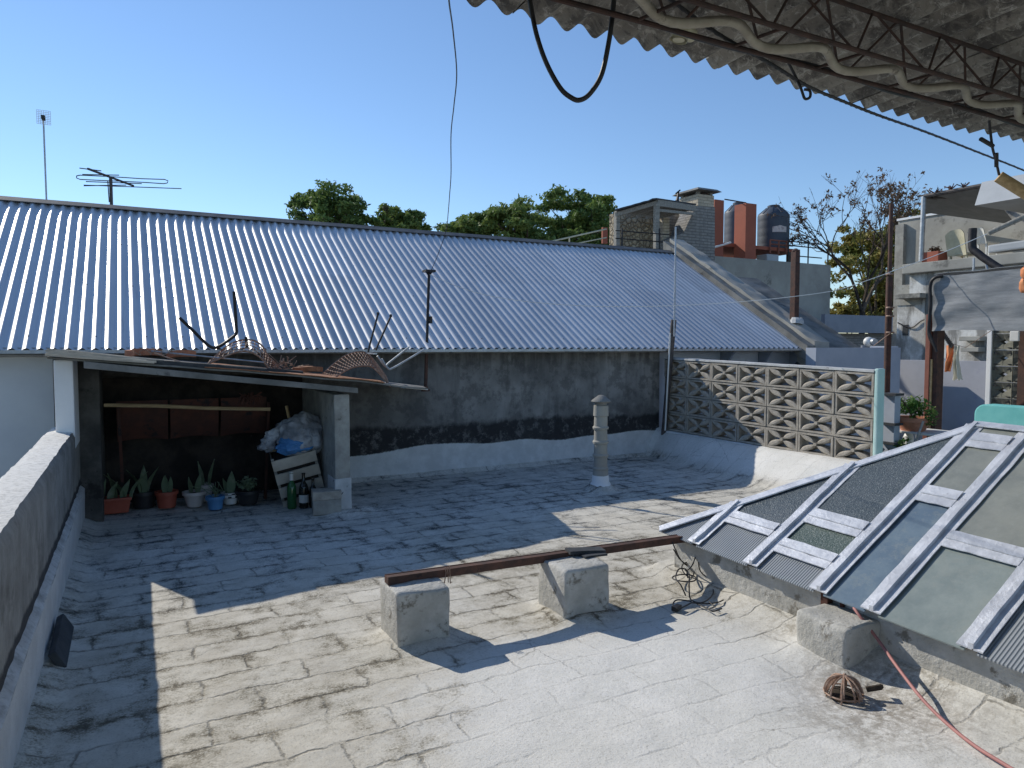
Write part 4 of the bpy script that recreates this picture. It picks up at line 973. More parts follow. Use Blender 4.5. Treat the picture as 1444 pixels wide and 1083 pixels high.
for sx in (-.2, .175):
    for sy in (-.168, .145): cbox(b, sx, sx + .025, sy, sy + .025, -.26, .26)
cbox(b, -.20, -.19, -.165, .165, -.25, .25); cbox(b, .19, .20, -.165, .165, -.25, .25)
b.build('frame', 'wood_grey', cr)
b = MB(); cbox(b, -.186, .186, -.15, .15, -.25, .235); b.build('dark_infill', 'soot', cr)  # dark block painting the shaded inside of the crate
b = MB()
def blob(c, r, seed, amp, n=28, m=18):
    c = Vector(c)
    def f(a, e):
        t = 2 * math.pi * a; ph = math.pi * (e - .5); d = Vector((math.cos(t) * math.cos(ph), math.sin(t) * math.cos(ph), math.sin(ph)))
        k = 1 + amp * mnoise.noise(d * 1.6 + Vector((seed, 0, 0))) + amp * .55 * mnoise.noise(d * 4.5 + Vector((0, seed, 0)))
        return c + Vector((d.x * r[0], d.y * r[1], d.z * r[2])) * k
    return f
b.grid(64, 40, blob((1.37, 6.86, .66), (.24, .19, .20), 3, .24))
rnd = random.Random(1)
for k in range(5):
    c = Vector((1.14, 6.84, .68 - .03 * k)); b.grid(10, 8, blob(c + Vector((-.02 * k, .02, .02 * rnd.random())), (.07, .05, .05), k, .6))
tag(b.build('plastic_bag', 'bag', smooth=True), 'stuffed crumpled grey plastic bag lying on the slatted crate', 'bag')
b = MB(); b.grid(30, 18, blob((1.30, 6.755, .575), (.17, .10, .085), 9, .35)); tag(b.build('blue_bag', 'bluebag', smooth=True), 'bright blue plastic bag tucked against the grey bag on the crate', 'bag')
b = MB(); b.bar(atv(413, 612, 7.1), atv(404, 572, 7.12), .06, .02); tag(b.build('plank_end', 'wood', rough=.003, cut=1), 'short board end sticking up behind the plastic bag', 'board')
b = MB(); b.bar((1.56, 6.8, .02), (1.50, 6.9, .62), .05, .05); tag(b.build('dark_board', 'slate', rough=.01, cut=3), 'narrow dark board leaning between the crate and the right shelter wall', 'board')

# ------------------------------------------------------------------ canopy over the viewer
CE, CV = 2.85, 2.62               # height and distance of the canopy edge
def cz(v): return CE + .05 * (CV - v)
cn = thing('corrugated_canopy', 'weathered corrugated fibre cement canopy overhead', 'canopy', (2, 1, CE))
CP, CA = .143, .023
for k in range(9):
    u0 = -3.16 + k * 1.062 + .30; rn = random.Random(k); dv = rn.uniform(-.03, .035); dz = .006 * (k % 2)
    def cpt(a, c):
        u = u0 + a * 1.13; v = lerp(-2.2, CV + dv, c)
        return (u, v, cz(v) + dz + CA * math.cos(2 * math.pi * u / CP) + .003 * mnoise.noise(Vector((u * 5, v * 5, k))))
    b = MB(); b.slab(96, 24, cpt, (0, 0, .007)); b.build('corrugated_sheet', 'asbestos', cn, smooth=True)
tz_top, tz_bot, tv_top, tv_b1, tv_b2 = 2.80, 2.62, 1.86, 1.83, 2.02
tz_top = cz(1.86) - .045; tv_top = (tz_top - EYE) / .703
tz_bot = tz_top - .20; tv_b1 = (tz_bot - EYE) / .617; tv_b2 = (tz_bot - .01 - EYE) / .557
tr = thing('steel_truss', 'rusty triangular bar truss under the canopy', 'truss', (2, 1.9, tz_bot))
for (v, z, name) in ((tv_top, tz_top, 'top_chord'), (tv_b1, tz_bot, 'bottom_chord'), (tv_b2, tz_bot - .01, 'bottom_chord')):
    b = MB(); b.tube([(lerp(-2, 7.5, i / 40), v + .004 * mnoise.noise(Vector((i, v, 0))), z + .004 * mnoise.noise(Vector((i, z, 5)))) for i in range(41)], .0095, 8); b.build(name, 'truss', tr, smooth=True)
TPD = .455; n = int(8.2 / TPD)
for (v, z, off) in ((tv_b1, tz_bot, 0), (tv_b2, tz_bot - .01, .16)):
    for i in range(n):
        u = -1.6 + i * TPD + off
        b = MB(); b.tube([(u, v, z), (u + .17, tv_top, tz_top), (u + .19, tv_top, tz_top), (u + .43, v, z), (u + .455, v, z)], .0055, 6); b.build('web_rod', 'truss', tr, smooth=True)
for i in range(n):
    u = -1.55 + i * TPD; b = MB(); b.tube([(u, tv_b1, tz_bot), (u - .06, tv_b2, tz_bot - .01)], .006, 6); b.build('tie_rod', 'truss', tr, smooth=True)
b = MB(); pts = []
for i in range(int(8 / TPD) * 12):
    u = -1.2 + i * TPD / 12; t = 2 * math.pi * i / 12
    pts.append((u, lerp(tv_b1, tv_b2, .45) + .038 * math.sin(t) + .008 * math.sin(t * .37), tz_bot - .008 + .012 * math.cos(t + .6) + .006 * math.sin(t * .23)))
b.tube(pts, .0175, 12); tag(b.build('wavy_conduit', 'conduit', smooth=True), 'thick beige conduit snaking through the truss under the canopy', 'conduit')
b = MB(); b.tube([(lerp(-1, 7.2, i / 60), tv_b2 + .012 + .012 * math.sin(i * .9), tz_bot - .004 - .006 * math.sin(i * .7)) for i in range(61)], .009, 8); tag(b.build('dark_cable', 'black', smooth=True), 'dark cable tied along the front bottom bar of the canopy truss', 'cable')
fx = thing('pipe_fitting', 'short cream pipe elbow hanging below the canopy truss', 'fitting', atd(958, 55, 2.9))
q = atd(960, 36, 2.9); b = MB(); o = [q, q + Vector((.0, .0, -.03)), atd(957, 57, 2.9)]; b.tube(o, [.030, .032, .036], 16, cap=False); b.tube([o[0], o[2]], .024, 12); b.tube([q + Vector((-.0, 0, 0)), q + Vector((.10, .05, .0))], .028, 14); b.build('elbow', 'cream_plastic', fx, smooth=True)
b = MB(); b.tube(spline([atd(x, y, 2.55) for x, y in ((738, -60), (748, 5), (757, 50), (771, 90), (790, 124), (806, 138), (818, 141), (832, 132), (848, 106), (858, 62), (864, 18), (870, -50))], 8), .0088, 10)
tag(b.build('hanging_hose', 'black', smooth=True), 'thick black hose hanging in a loop from the canopy against the sky', 'hose')
b = MB(); b.tube(spline([atd(1110, 85, 3.05), atd(1122, 108, 3.1), atd(1130, 126, 3.1), atd(1135, 139, 3.1), atd(1142, 137, 3.1), atd(1142, 128, 3.1), atd(1134, 126, 3.1)], 5), .006, 7)
tag(b.build('cable_loop', 'black', smooth=True), 'small curl of dark cable hanging at the canopy edge', 'cable')
pts = [(940, -5, 2.7), (1010, 46, 2.75), (1090, 92, 2.95), (1140, 122, 3.2), (1192, 144, 3.6), (1240, 163, 4.0), (1300, 184, 4.6), (1370, 211, 5.3), (1450, 243, 6.2), (1520, 275, 7)]
b = MB(); cable = spline([atd(*p) for p in pts], 8); b.tube(cable, .007, 7)
b.tube([q + Vector((.006 * math.cos(i * 1.3), 0, .006 * math.sin(i * 1.3))) for i, q in enumerate(spline(cable, 4))], .0045, 5)
tag(b.build('twisted_cable', 'black', smooth=True), 'black twisted service cable slanting down to the right from the canopy edge', 'cable')
b = MB(); b.tube(spline([atd(*p) for p in ((1395, 170, 4.0), (1399, 205, 4.05), (1404, 225, 4.1), (1409, 247, 4.1))], 6), .007, 7); b.tube([atd(1383, 196, 4.0), atd(1400, 206, 4.05)], .012, 7); b.tube([atd(1405, 216, 4.07), atd(1405, 235, 4.1)], .011, 7)
tag(b.build('hanger_wire', 'black', smooth=True), 'dark wire with connectors holding the hanging cane', 'wire')
b = MB(); b.tube([atd(1408, 249, 4.1), atd(1452, 276, 4.05), atd(1500, 300, 4.0)], .032, 14); tag(b.build('hanging_cane', 'wood', smooth=True), 'short thick bamboo cane hanging at the right edge of the view', 'cane')
wp = [(632, -40, 2.4), (633, 0, 2.7), (639, 45, 3.3), (644, 105, 4.0), (640, 150, 4.5), (636, 190, 5.0), (636, 245, 5.6), (634, 275, 6.0), (632, 300, 6.5), (629, 325, 7.0), (618, 358, 7.5)]
b = MB(); b.tube(spline([atd(*p) for p in wp] + [atv(606, 386, 7.62)], 8), [.0035] * 89, 6); tag(b.build('hanging_wire', 'black', smooth=True), 'thin kinked dark wire dropping from above to the top of the plate post', 'wire')
lp = [atv(606, 387, 7.60)] + [atd(x, y, 8.0) for x, y in ((640, 402), (690, 417), (760, 427), (850, 432), (950, 431), (1050, 425), (1120, 418), (1180, 409), (1230, 393), (1265, 380), (1330, 356), (1396, 328))]
b = MB(); b.tube(spline(lp, 5), .004, 6); tag(b.build('clothes_line', 'white_plastic', smooth=True), 'long sagging pale washing line from the plate post to the stick at the right', 'washing line')
b = MB(); b.tube([atd(1394, 329, 8.0), atd(1450, 303, 7.8)], .028, 10); tag(b.build('line_stick', 'wood_grey', smooth=True), 'grey wooden stick at the right end of the washing line', 'stick')

# ------------------------------------------------------------------ aerials on the ridge
an = thing('grid_antenna', 'tall thin mast with a pale square grid antenna on top behind the roof ridge', 'antenna', atv(68, 290, 16.08))
b = MB(); b.tube([ROOT[an] - Vector((0, 0, 8)), atv(61, 164, 16.08)], .015, 8); b.build('mast', 'galv', an, smooth=True)
b = MB(); q0, q1 = atv(52, 174, 16.02), atv(71, 157, 16.02)
for i in range(9):
    t = i / 8; b.tube([(lerp(q0.x, q1.x, t), 16.02, q0.z), (lerp(q0.x, q1.x, t), 16.02, q1.z)], .0033, 4); b.tube([(q0.x, 16.02, lerp(q0.z, q1.z, t)), (q1.x, 16.02, lerp(q0.z, q1.z, t))], .0033, 4)
b.build('grid_panel', 'white_plastic', an)
b = MB(); c = atv(61, 166, 15.93); b.obox(c, .06, .16, .06); b.build('feed', 'black_metal', an)
ya = thing('tv_antenna', 'old roof television antenna with many thin rods above the left roof ridge', 'antenna', atv(157, 292, 16.08))
b = MB(); b.tube([ROOT[ya] - Vector((0, 0, 8)), atv(156, 249, 16.08)], .030, 8); b.tube([atv(152, 255, 16.05), atv(154, 285, 16.05)], .011, 6); b.build('mast', 'dark_pipe', ya, smooth=True)
v0 = 16.08; b = MB(); m0, m1 = atv(124, 238, 15.30), atv(188, 262, 16.95); b.tube([m0, m1], .022, 6); b.build('boom', 'dark_pipe', ya, smooth=True)
for (l, r, dep) in (((112, 237), (143, 241), 15.38), ((116, 246), (168, 247), 15.75), ((118, 262), (178, 261), 15.90), ((121, 256), (200, 259), 16.35), ((118, 261), (256, 266), 16.88)):
    b = MB(); b.tube([atv(*l, dep), atv(*r, dep)], .0098, 6); b.build('rod', 'dark_pipe', ya, smooth=True)
b = MB(); lo = [(108, 248), (113, 247), (155, 249), (200, 252), (232, 253), (237, 255), (236, 258), (231, 259), (200, 257), (155, 255), (113, 253), (108, 251), (108, 248)]; b.tube([atv(x, y, 16.12) for x, y in lo], .0098, 6); b.build('folded_dipole', 'dark_pipe', ya, smooth=True)

# ------------------------------------------------------------------ right: patio, posts, tarp, pot
def column_px(px0, px1, pyt, pyb, u, dep=.14): 
    a, c = atu(px0, pyb, u), atu(px1, pyb, u); t = atu(px0, pyt, u)
    return a.y, c.y, t.z
by0, by1, tz = column_px(1301, 1316, 462, 612, 8.0)
st = thing('steel_column', 'tall red brown double channel steel column holding the grey tarp', 'column', (8.05, (by0 + by1) / 2, 0))
ya_, yb_ = min(by0, by1), max(by0, by1); hgt = 1.86; wd = (yb_ - ya_)
b = MB(); b.box(8.0, 8.16, yb_ - wd * .42, yb_, -.05, hgt); b.build('channel', 'red_steel', st, bevel=.004)
b = MB(); b.box(8.03, 8.16, ya_, ya_ + wd * .50, -.05, hgt); b.build('channel', 'rust', st, bevel=.004)
b = MB(); b.box(8.01, 8.05, ya_ + wd * .40, ya_ + wd * .55, -.05, 1.35); b.build('timber_strip', 'wood', st)
TU = 7.9
tp0, tp1, tp2, tp3 = atu(1316, 391, TU), atu(1450, 383, TU), atu(1450, 466, TU), atu(1318, 467, TU)
tb = thing('tarp_awning', 'grey woven tarp hung from a bent pipe frame above the patio', 'awning', (TU, (tp0.y + tp1.y) / 2, tp2.z))
def tarp(a, c):
    y = lerp(tp0.y, tp1.y - .9, a); z = lerp(lerp(tp0.z, tp1.z + .05, a), lerp(tp3.z, tp2.z, a), c) + .010 * math.sin(a * 9) * c
    x = TU + .02 * mnoise.noise(Vector((a * 5, c * 3, 0))) + .014 * math.sin(c * 9 + 2 * math.sin(a * 4)) * sstep(.5, 1, c) + .004 * mnoise.noise(Vector((a * 9, c * 30, 2))) + .006 * mnoise.noise(Vector((a * 14, c * 5, 2)))
    return (x, y, z)
b = MB(); b.slab(60, 30, tarp, (.006, 0, 0)); b.build('tarp', 'tarp', tb, smooth=True)
b = MB(); b.slab(30, 14, lambda a, c: (TU + .02 + c * 2.2, lerp(tp0.y, tp1.y - .9, a), lerp(tp0.z, tp1.z + .05, a) + .03 + .02 * math.sin(c * 3.14) + .015 * mnoise.noise(Vector((a * 6, c * 6, 0)))), (0, 0, .006)); b.build('tarp_top', 'tarp', tb, smooth=True)
b = MB(); b.tube(spline([atu(1316, 540, TU) if False else atu(1318, 488, TU - .03), atu(1310, 470, TU - .03), atu(1312, 430, TU - .03), atu(1312, 402, TU - .03), atu(1318, 392, TU - .03), atu(1330, 389, TU)], 6), .018, 8); b.tube([atu(1310, 468, TU - .05), atu(1321, 496, TU - .05)], .014, 8); b.build('bent_pipe_frame', 'black_metal', tb, smooth=True)
# rusty pole with many turns of wire
a0 = atu(1250, 575, 8.2); a1 = atu(1257, 288, 8.2)
rp_ = thing('rusty_pole', 'tall slim rusty pole behind the right end of the breeze block wall', 'pole', (a0.x, a0.y, 0))
b = MB(); b.tube([(a0.x, a0.y, 0), (a0.x, lerp(a0.y, a1.y, .6), 1.6), (a0.x, lerp(a0.y, a1.y, .7), atu(1256, 390, 8.2).z)], .038, 12); b.build('lower_pole', 'rust', rp_, smooth=True)
b = MB(); b.tube([(a0.x, lerp(a0.y, a1.y, .7), atu(1256, 392, 8.2).z), a1], .024, 10); b.build('upper_pole', 'rust', rp_, smooth=True)
b = MB()
for zz in (388, 435, 447, 470): q = atu(1255, zz, 8.2); b.lathe((q.x, q.y, q.z), [(.045, 0), (.05, .01), (.045, .02)], 12)
b.tube([atu(1256, 470, 8.17), atu(1245, 478, 8.1), atu(1232, 488, 8.0)], .006, 5); b.build('wire_wraps', 'wire_rust', rp_)
# pale blue rack behind the wall end
rk = thing('wall_shelf', 'narrow pale blue boarded rack with dark shelf edges behind the teal wall end', 'rack', (7.1, 4.4, 0))
q0, q1 = atu(1244, 640, 7.2), atu(1262, 556, 7.2)
b = MB(); b.box(7.2, 7.3, q1.y, q0.y, 0, q1.z); b.build('boards', 'pale_blue', rk)
for py in (556, 598, 625): q = atu(1250, py, 7.15); b = MB(); b.box(7.15, 7.3, q1.y - .04, q0.y, q.z - .012, q.z + .012); b.build('shelf', 'slate', rk)
# terracotta pot on white table
tq0, tq1 = atu(1252, 609, 7.35), atu(1322, 613, 7.35)
tb_ = thing('patio_table', 'small white topped table behind the skylight carrying the terracotta pot', 'table', (7.5, (tq0.y + tq1.y) / 2, 0))
tzz = (tq0.z + tq1.z) / 2 - .01; b = MB(); b.box(7.35, 7.85, tq1.y, tq0.y, tzz, tzz + .022); b.build('table_top', 'white_plastic', tb_, bevel=.006)
for x, y in ((7.42, tq0.y - .06), (7.42, tq1.y + .06), (7.78, tq0.y - .06), (7.78, tq1.y + .06)): b = MB(); b.tube([(x, y, 0), (x, y, tzz)], .012, 8); b.build('leg', 'galv', tb_, smooth=True)
b = MB(); b.tube([atu(1302, 594, 7.33), atu(1288, 632, 7.33)], .012, 8); tag(b.build('slanted_rod', 'galv', smooth=True), 'slanted grey rod leaning against the small white patio table', 'rod')
q = atu(1287, 611, 7.5); z0 = tzz + .023
tpz = atu(1287, 588, 7.5).z
tpn = thing('potted_shrub', 'leafy shrub in a terracotta pot on the white patio table', 'potted plant', (q.x, q.y, z0))
ph = tpz - z0; r1 = .185
b = MB(); b.lathe((q.x, q.y, z0), [(r1 * .62, 0), (r1 * .66, .01), (r1 * .9, ph - .05), (r1 * 1.02, ph - .045), (r1 * 1.04, ph), (r1 * .92, ph), (r1 * .88, ph - .03)], 30); tpo = b.build('pot', 'terracotta', tpn, smooth=True)
b = MB(); b.lathe((q.x, q.y, z0 + ph - .035), [(r1 * .88, 0), (r1 * .4, .015)], 16); b.build('soil', 'soil', tpo)
b = MB(); rn = random.Random(11)
for k in range(12):
    a = rn.uniform(0, 6.28); l = rn.uniform(.08, .20); b.tube([(q.x, q.y, z0 + ph - .03), (q.x + math.cos(a) * l * .4, q.y + math.sin(a) * l * .4, z0 + ph + .07), (q.x + math.cos(a) * l, q.y + math.sin(a) * l, z0 + ph + rn.uniform(.08, .2))], .004, 5)
b.build('stems', 'bark', tpn)
b = MB(); leaves(b, (q.x, q.y + .01, z0 + ph + .11), (.19, .20, .15), 620, .05, rn); leaves(b, (q.x, q.y - .19, z0 + ph + .02), (.08, .10, .14), 150, .045, rn); b.build('foliage', 'leaf_pot', tpn)
q = atu(1266, 628, 7.3); bs = thing('patio_bush', 'low green bush on the patio below the white table', 'bush', (q.x, q.y, 0))
b = MB(); leaves(b, (q.x, q.y, .32), (.20, .26, .22), 700, .07, random.Random(12)); leaves(b, (q.x, q.y - .2, .28), (.18, .22, .16), 300, .07, random.Random(13)); b.build('foliage', 'leaf_pot', bs)
b = MB(); rn = random.Random(3)
for k in range(8): b.tube([(q.x + rn.gauss(0, .05), q.y + rn.gauss(0, .05), -.01), (q.x + rn.gauss(0, .12), q.y + rn.gauss(0, .12), .4)], .006, 5)
b.build('stems', 'bark', bs)
for k, (px, py) in enumerate(((1254, 620), (1281, 617))):
    q = atu(px, py, 7.62); b = MB(); b.lathe((q.x, q.y, q.z - .10), [(.05, 0), (.055, .1), (.04, .14), (.02, .16), (.02, .19)], 14); tag(b.build('plastic_jug', 'white_plastic', smooth=True), ('left' if k == 0 else 'right') + ' of two whitish jugs standing under the patio table', 'jug', 'jugs under the patio table'); b2 = MB(); b2.box(q.x - .07, q.x + .07, q.y - .07, q.y + .07, 0, q.z - .105); tag(b2.build('wooden_block', 'wood_grey', bevel=.005), 'wooden block under the ' + ('left' if k == 0 else 'right') + ' whitish jug', 'block', 'blocks under the jugs')
# teal rounded wall
t0, t1 = atu(1373, 602, 6.6), atu(1460, 572, 6.6)
tw = MB(); top = atu(1400, 571, 6.6).z; yl = t0.y; prof = []
for i in range(9): a = math.pi - i * math.pi / 16; prof.append((6.6, yl - .10 - .10 * math.cos(a) * 1 if False else yl - .09 + .09 * math.cos(math.pi / 2 * i / 8) * 1, top - .09 + .09 * math.sin(math.pi / 2 * i / 8)))
prof = [(6.6, yl, -.05)] + prof + [(6.6, yl - 2.6, top), (6.6, yl - 2.6, -.05)]
tw.prism(prof, (.16, 0, 0)); tag(tw.build('teal_wall', 'teal', bevel=.012), 'low turquoise painted wall with a rounded corner behind the skylight', 'wall')
# lattice column wall at the far right with pale post
LU = 9.4; q0, q1 = atu(1397, 572, LU), atu(1397, 463, LU)
pl = thing('breeze_block_screen', 'tall shaded breeze block screen at the right edge behind the turquoise wall', 'screen wall', (LU, q0.y - .6, 0))
b = MB(); bh = atu(1415, 482, LU).z - atu(1415, 505, LU).z; bw = abs(atu(1397, 500, LU).y - atu(1426, 500, LU).y)
zt = q1.z + .25; rows = int(zt / bh) + 1
for r in range(rows):
    for c in range(3):
        y1 = q0.y - c * bw; y0 = y1 - bw; z1 = atu(1415, 493.5, LU).z + bh * 2 - r * bh; z0 = z1 - bh
        if z0 < -.1: continue
        my, mz, hy, hz = (y0 + y1) / 2, (z0 + z1) / 2, (y1 - y0) / 2 - .004, (z1 - z0) / 2 - .004; dy, dz = hy * .42, hz * .36
        outer = [(my + hy, mz - hz), (my, mz - hz), (my - hy, mz - hz), (my - hy, mz), (my - hy, mz + hz), (my, mz + hz), (my + hy, mz + hz), (my + hy, mz)]
        inner = [(my + dy * .5, mz - dz * .5), (my, mz - dz), (my - dy * .5, mz - dz * .5), (my - dy, mz), (my - dy * .5, mz + dz * .5), (my, mz + dz), (my + dy * .5, mz + dz * .5), (my + dy, mz)]
        for k in range(8):
            k2 = (k + 1) % 8
            pts = [(LU, *outer[k]), (LU, *outer[k2]), (LU + .03, *inner[k2]), (LU + .03, *inner[k])]
            b.prism(pts, (.09, 0, 0))
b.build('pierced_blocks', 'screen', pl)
b = MB(); b.box(LU - .02, LU + .12, q0.y + .004, q0.y + .06, 0, zt); b.build('pale_post', 'white', pl, bevel=.006)
b = MB(); p_ = atu(1426, 500, LU); b.box(LU - .03, LU + .0, p_.y - .30, p_.y - .12, 0, zt - .05) if False else b.box(LU - .05, LU - .004, q0.y - bw * 1.75, q0.y - bw * 1.35, 0, zt); b.build('dark_post', 'rust', pl)
b = MB()
for r in range(rows):
    for c in range(3):
        for sa in (-.30, .30):
            for se in (-.30, .30):
                yy, z_ = q0.y - (c + .5) * bw + sa * bw, atu(1415, 493.5, LU).z + bh * 1.5 - r * bh + se * bh
                if z_ > 0: b.prism([(LU - .003, yy - bw * .12, z_ - bh * .04), (LU - .003, yy + bw * .12, z_ - bh * .04), (LU - .003, yy + (.08 if sa > 0 else -.08) * bw, z_ + (.13 if se > 0 else -.13) * bh)], (.006, 0, 0))
b.build('dark_notch_plates', 'black_plastic', pl)  # black plates on the block faces paint the shade of corner notches
b = MB(); p_ = atu(1431, 474, LU - .12); b.obox(p_, .03, .10, .12); tag(b.build('junction_box', 'white_plastic', bevel=.008), 'small white junction box under the tarp by the breeze block screen', 'box')
# clothes drying
def cloth(px, pyt, pyb, wpx, u, mat, lab, seed):
    q0, q1 = atu(px - wpx / 2, pyt, u), atu(px + wpx / 2, pyb, u); b = MB(); rn = random.Random(seed)
    def f(a, c):
        y = lerp(q0.y, q1.y, .5 + (a - .5) * (.75 + .35 * math.sin(2.2 * c + seed))) - .02 * math.sin(c * 3 + seed)
        return (u + .03 * math.sin(a * 9 + seed) * (.4 + c) + .02 * mnoise.noise(Vector((a * 4, c * 4, seed))), y, lerp(q0.z, q1.z, c) + .03 * c * mnoise.noise(Vector((a * 5, 0, seed))))
    b.slab(14, 16, f, (.012, 0, 0)); return tag(b.build('hanging_cloth', mat, smooth=True), lab, 'laundry', 'cloths drying under the tarp')
cloth(1337, 487, 524, 10, 9.0, 'orange_cloth', 'orange and cream cloth drying on the line under the tarp', 1)
cloth(1350, 488, 536, 13, 9.0, 'white_cloth', 'longer off white cloth drying beside the orange one', 4)
b = MB(); b.tube([atu(1326, 462, 9.0), atu(1340, 484, 9.02), atu(1362, 490, 9.05), atu(1398, 466, 9.3)], .004, 5); tag(b.build('drying_line', 'wire_rust'), 'short drying line under the tarp holding the two cloths', 'line')
b = MB()
for k in range(9): q = atu(1330 + k * 1.5, 470 + k * 2.2, 8.98); b.obox(q, .015, .03, .05, rx=.5)
tag(b.build('clothes_pegs', 'black_plastic'), 'row of dark clothes pegs on the short drying line', 'pegs')
# courtyard walls
b = MB(); yv = atu(1264, 500, 12.0).y; b.box(12.0, 12.2, 2.0, yv, -.3, atu(1300, 508, 12.0).z); tag(b.build('courtyard_wall', 'lavender'), 'plain lavender grey courtyard wall behind the red brown column', 'wall')
b = MB(); b.box(11.4, 11.6, yv - .3, 8.06, -.3, 1.50); tag(b.build('courtyard_wall', 'pale_blue', bevel=.01), 'pale blue return wall behind the tall rusty pole', 'wall')
lq = atv(1221, 482, 7.55); lm = thing('yard_lamp', 'white round yard lamp on a short grey post above the breeze block wall', 'lamp', (lq.x, 7.6, .4))
b = MB(); b.tube([(lq.x, 7.6, .4), (lq.x, 7.58, lq.z - .06)], .05, 12); b.build('post', 'bluegrey_roof', lm, smooth=True)
b = MB(); b.grid(24, 14, blob((lq.x, 7.5, lq.z), (.085, .08, .08), 2, .03)); b.build('round_head', 'white_plastic', lm, smooth=True)
b = MB(); b.tube([(lq.x - .0, 7.42, lq.z), (lq.x - .01, 7.38, lq.z - .005)], [.06, .055], 18); b.build('lens', 'galv', lm, smooth=True)
b = MB(); b.tube(spline([(lq.x - .05, 7.6, lq.z - .17), atv(1190, 500, 7.8), atv(1160, 492, 7.8), atv(1120, 489, 7.8)], 6), .006, 5); tag(b.build('wall_cable', 'black'), 'thin dark cable sagging along the pale wall to the yard lamp', 'cable')

# ------------------------------------------------------------------ right building with balcony
BU = 13.5
rb = thing('balcony_house', 'weathered white and grey two storey house with a balcony at the right', 'house', (15, 5, -.3))
def yz(px, py, u=BU): q = atu(px, py, u); return q.y, q.z
yL = yz(1265, 450)[0]
b = MB(); b.box(BU, BU + 5, -4, yL, -.3, yz(1283, 412)[1]); b.build('facade', 'facade', rb)
wy0, wz0 = yz(1273, 473); wy1, wz1 = yz(1281, 458); b = MB(); b.box(BU - .012, BU + .05, wy1, wy0, wz0, wz1); b.build('small_window', 'black_plastic', rb)
y0, z0 = yz(1283, 386); b = MB(); b.box(BU - .25, BU + 2.5, -4, y0, z0 - .02, yz(1283, 374)[1]); b.build('balcony_slab', 'concrete_light', rb, bevel=.015)
b = MB(); b.box(BU - .10, BU + .0, -4, yz(1287, 400)[0], yz(1283, 412)[1] - .1, z0 - .022); b.build('slab_beam', 'facade', rb)
y1, z1 = yz(1275, 416); b = MB(); b.box(BU - .30, BU - .004, yz(1311, 416)[0], y1, z1 - .09, z1); b.build('window_ledge', 'concrete_light', rb, bevel=.01)
b = MB(); b.box(BU - .02, BU + .3, yz(1300, 430)[0], yL + .02, yz(1283, 430)[1], yz(1283, 376)[1] - .35); b.build('corner_wall', 'concrete', rb)
for pxa, pxb, py in ((1362, 1392, 477), (1364, 1390, 492)):
    ya2, zz2 = yz(pxa, py); yb2 = yz(pxb, py)[0]; b = MB(); b.box(BU - .22, BU - .004, yb2, ya2, zz2 - .05, zz2 + .03); b.build('window_ledge', 'concrete_light', rb, bevel=.01)
b = MB(); q_ = atu(1309, 420, BU - .06); b.tube([(BU - .06, q_.y, -.3), (BU - .06, q_.y, yz(1283, 415)[1])], .05, 10); b.build('drain_pipe', 'concrete_dark', rb, smooth=True)
b = MB(); b.tube(spline([atu(1266, 455, BU - .03), atu(1285, 462, BU - .03), atu(1300, 452, BU - .03), atu(1318, 447, BU - .03)], 5), .014, 5); b.build('wall_cable', 'black', rb)
# upper terrace wall
UU = 15.6; yt = atu(1266, 340, UU).y; zt_ = atu(1272, 311, UU).z; zt2 = atu(1400, 288, UU).z
b = MB(); b.box(UU, UU + .2, -4, yt, .5, zt_); b.build('terrace_wall', 'concrete_light', rb); b = MB(); b.box(UU - .03, UU + .23, -4, yt + .02, zt_ + .002, zt_ + .05); b.build('terrace_coping', 'white', rb)
b = MB(); b.box(BU + 2, UU - .002, yt - .2, yt, .5, zt_ - .1); b.build('side_wall', 'concrete', rb)
# roofed room with light fascia
fy0, fz0 = yz(1388, 292); fz1 = yz(1388, 258)[1]
b = MB(); b.hexa([(BU - .3, -4, fz0), (BU + 3, -4, fz0), (BU + 3, fy0, fz0), (BU - .3, fy0, fz0), (BU - .1, -4, fz1), (BU + 3, -4, fz1), (BU + 3, fy0, fz1), (BU - .1, fy0, fz1)]); b.build('roof_fascia', 'panel', rb)['label'] = 'pale grey flat roof edge'
b = MB(); b.box(BU + 1.6, BU + 1.8, -4, yz(1392, 300)[0], z0, fz0 - .003); b.build('room_wall', 'brick_red', rb)
b = MB(); b.box(BU + 1.55, BU + 1.598, yz(1438, 330)[0], yz(1412, 330)[0], z0 + .3, fz0 - .1); b.build('dark_doorway', 'black_plastic', rb)
nt_ = thing('net_pergola', 'pipe framed pergola with grey shade net beside the pale roof edge', 'pergola', (BU, yz(1302, 360)[0], z0))
py_, pz_ = yz(1303, 277); pz0 = yz(1300, 368)[1]
b = MB(); b.tube([(BU, py_ + .02, pz0), (BU, py_, pz_)], .045, 10); b.build('post', 'galv', nt_, smooth=True)
b = MB(); b.tube([(BU, py_, pz_), (BU, fy0, yz(1388, 261)[1])], .04, 8); b.tube([(BU, py_, pz_), (UU - .1, py_ - .2, pz_)], .04, 8); b.tube([(BU + .1, py_ - .1, pz_ - .02), (BU + 1.6, fy0 + .0, pz_ - .05)], .035, 8); b.build('rail', 'dark_pipe', nt_, smooth=True)
def net(b, p00, p10, p11, p01, n, m):
    p00, p10, p11, p01 = map(Vector, (p00, p10, p11, p01))
    b.slab(n, m, lambda a, c: lerp(lerp(p00, p10, a), lerp(p01, p11, a), c) - Vector((0, 0, .06 * math.sin(math.pi * a) * math.sin(math.pi * c))), (0, 0, .008))
b = MB(); net(b, (BU, py_, pz_), (BU, fy0, yz(1388, 261)[1]), atu(1432, 317, UU - .3), atu(1306, 300, UU - .3), 12, 6); b.build('shade_net', 'net', nt_, smooth=True)
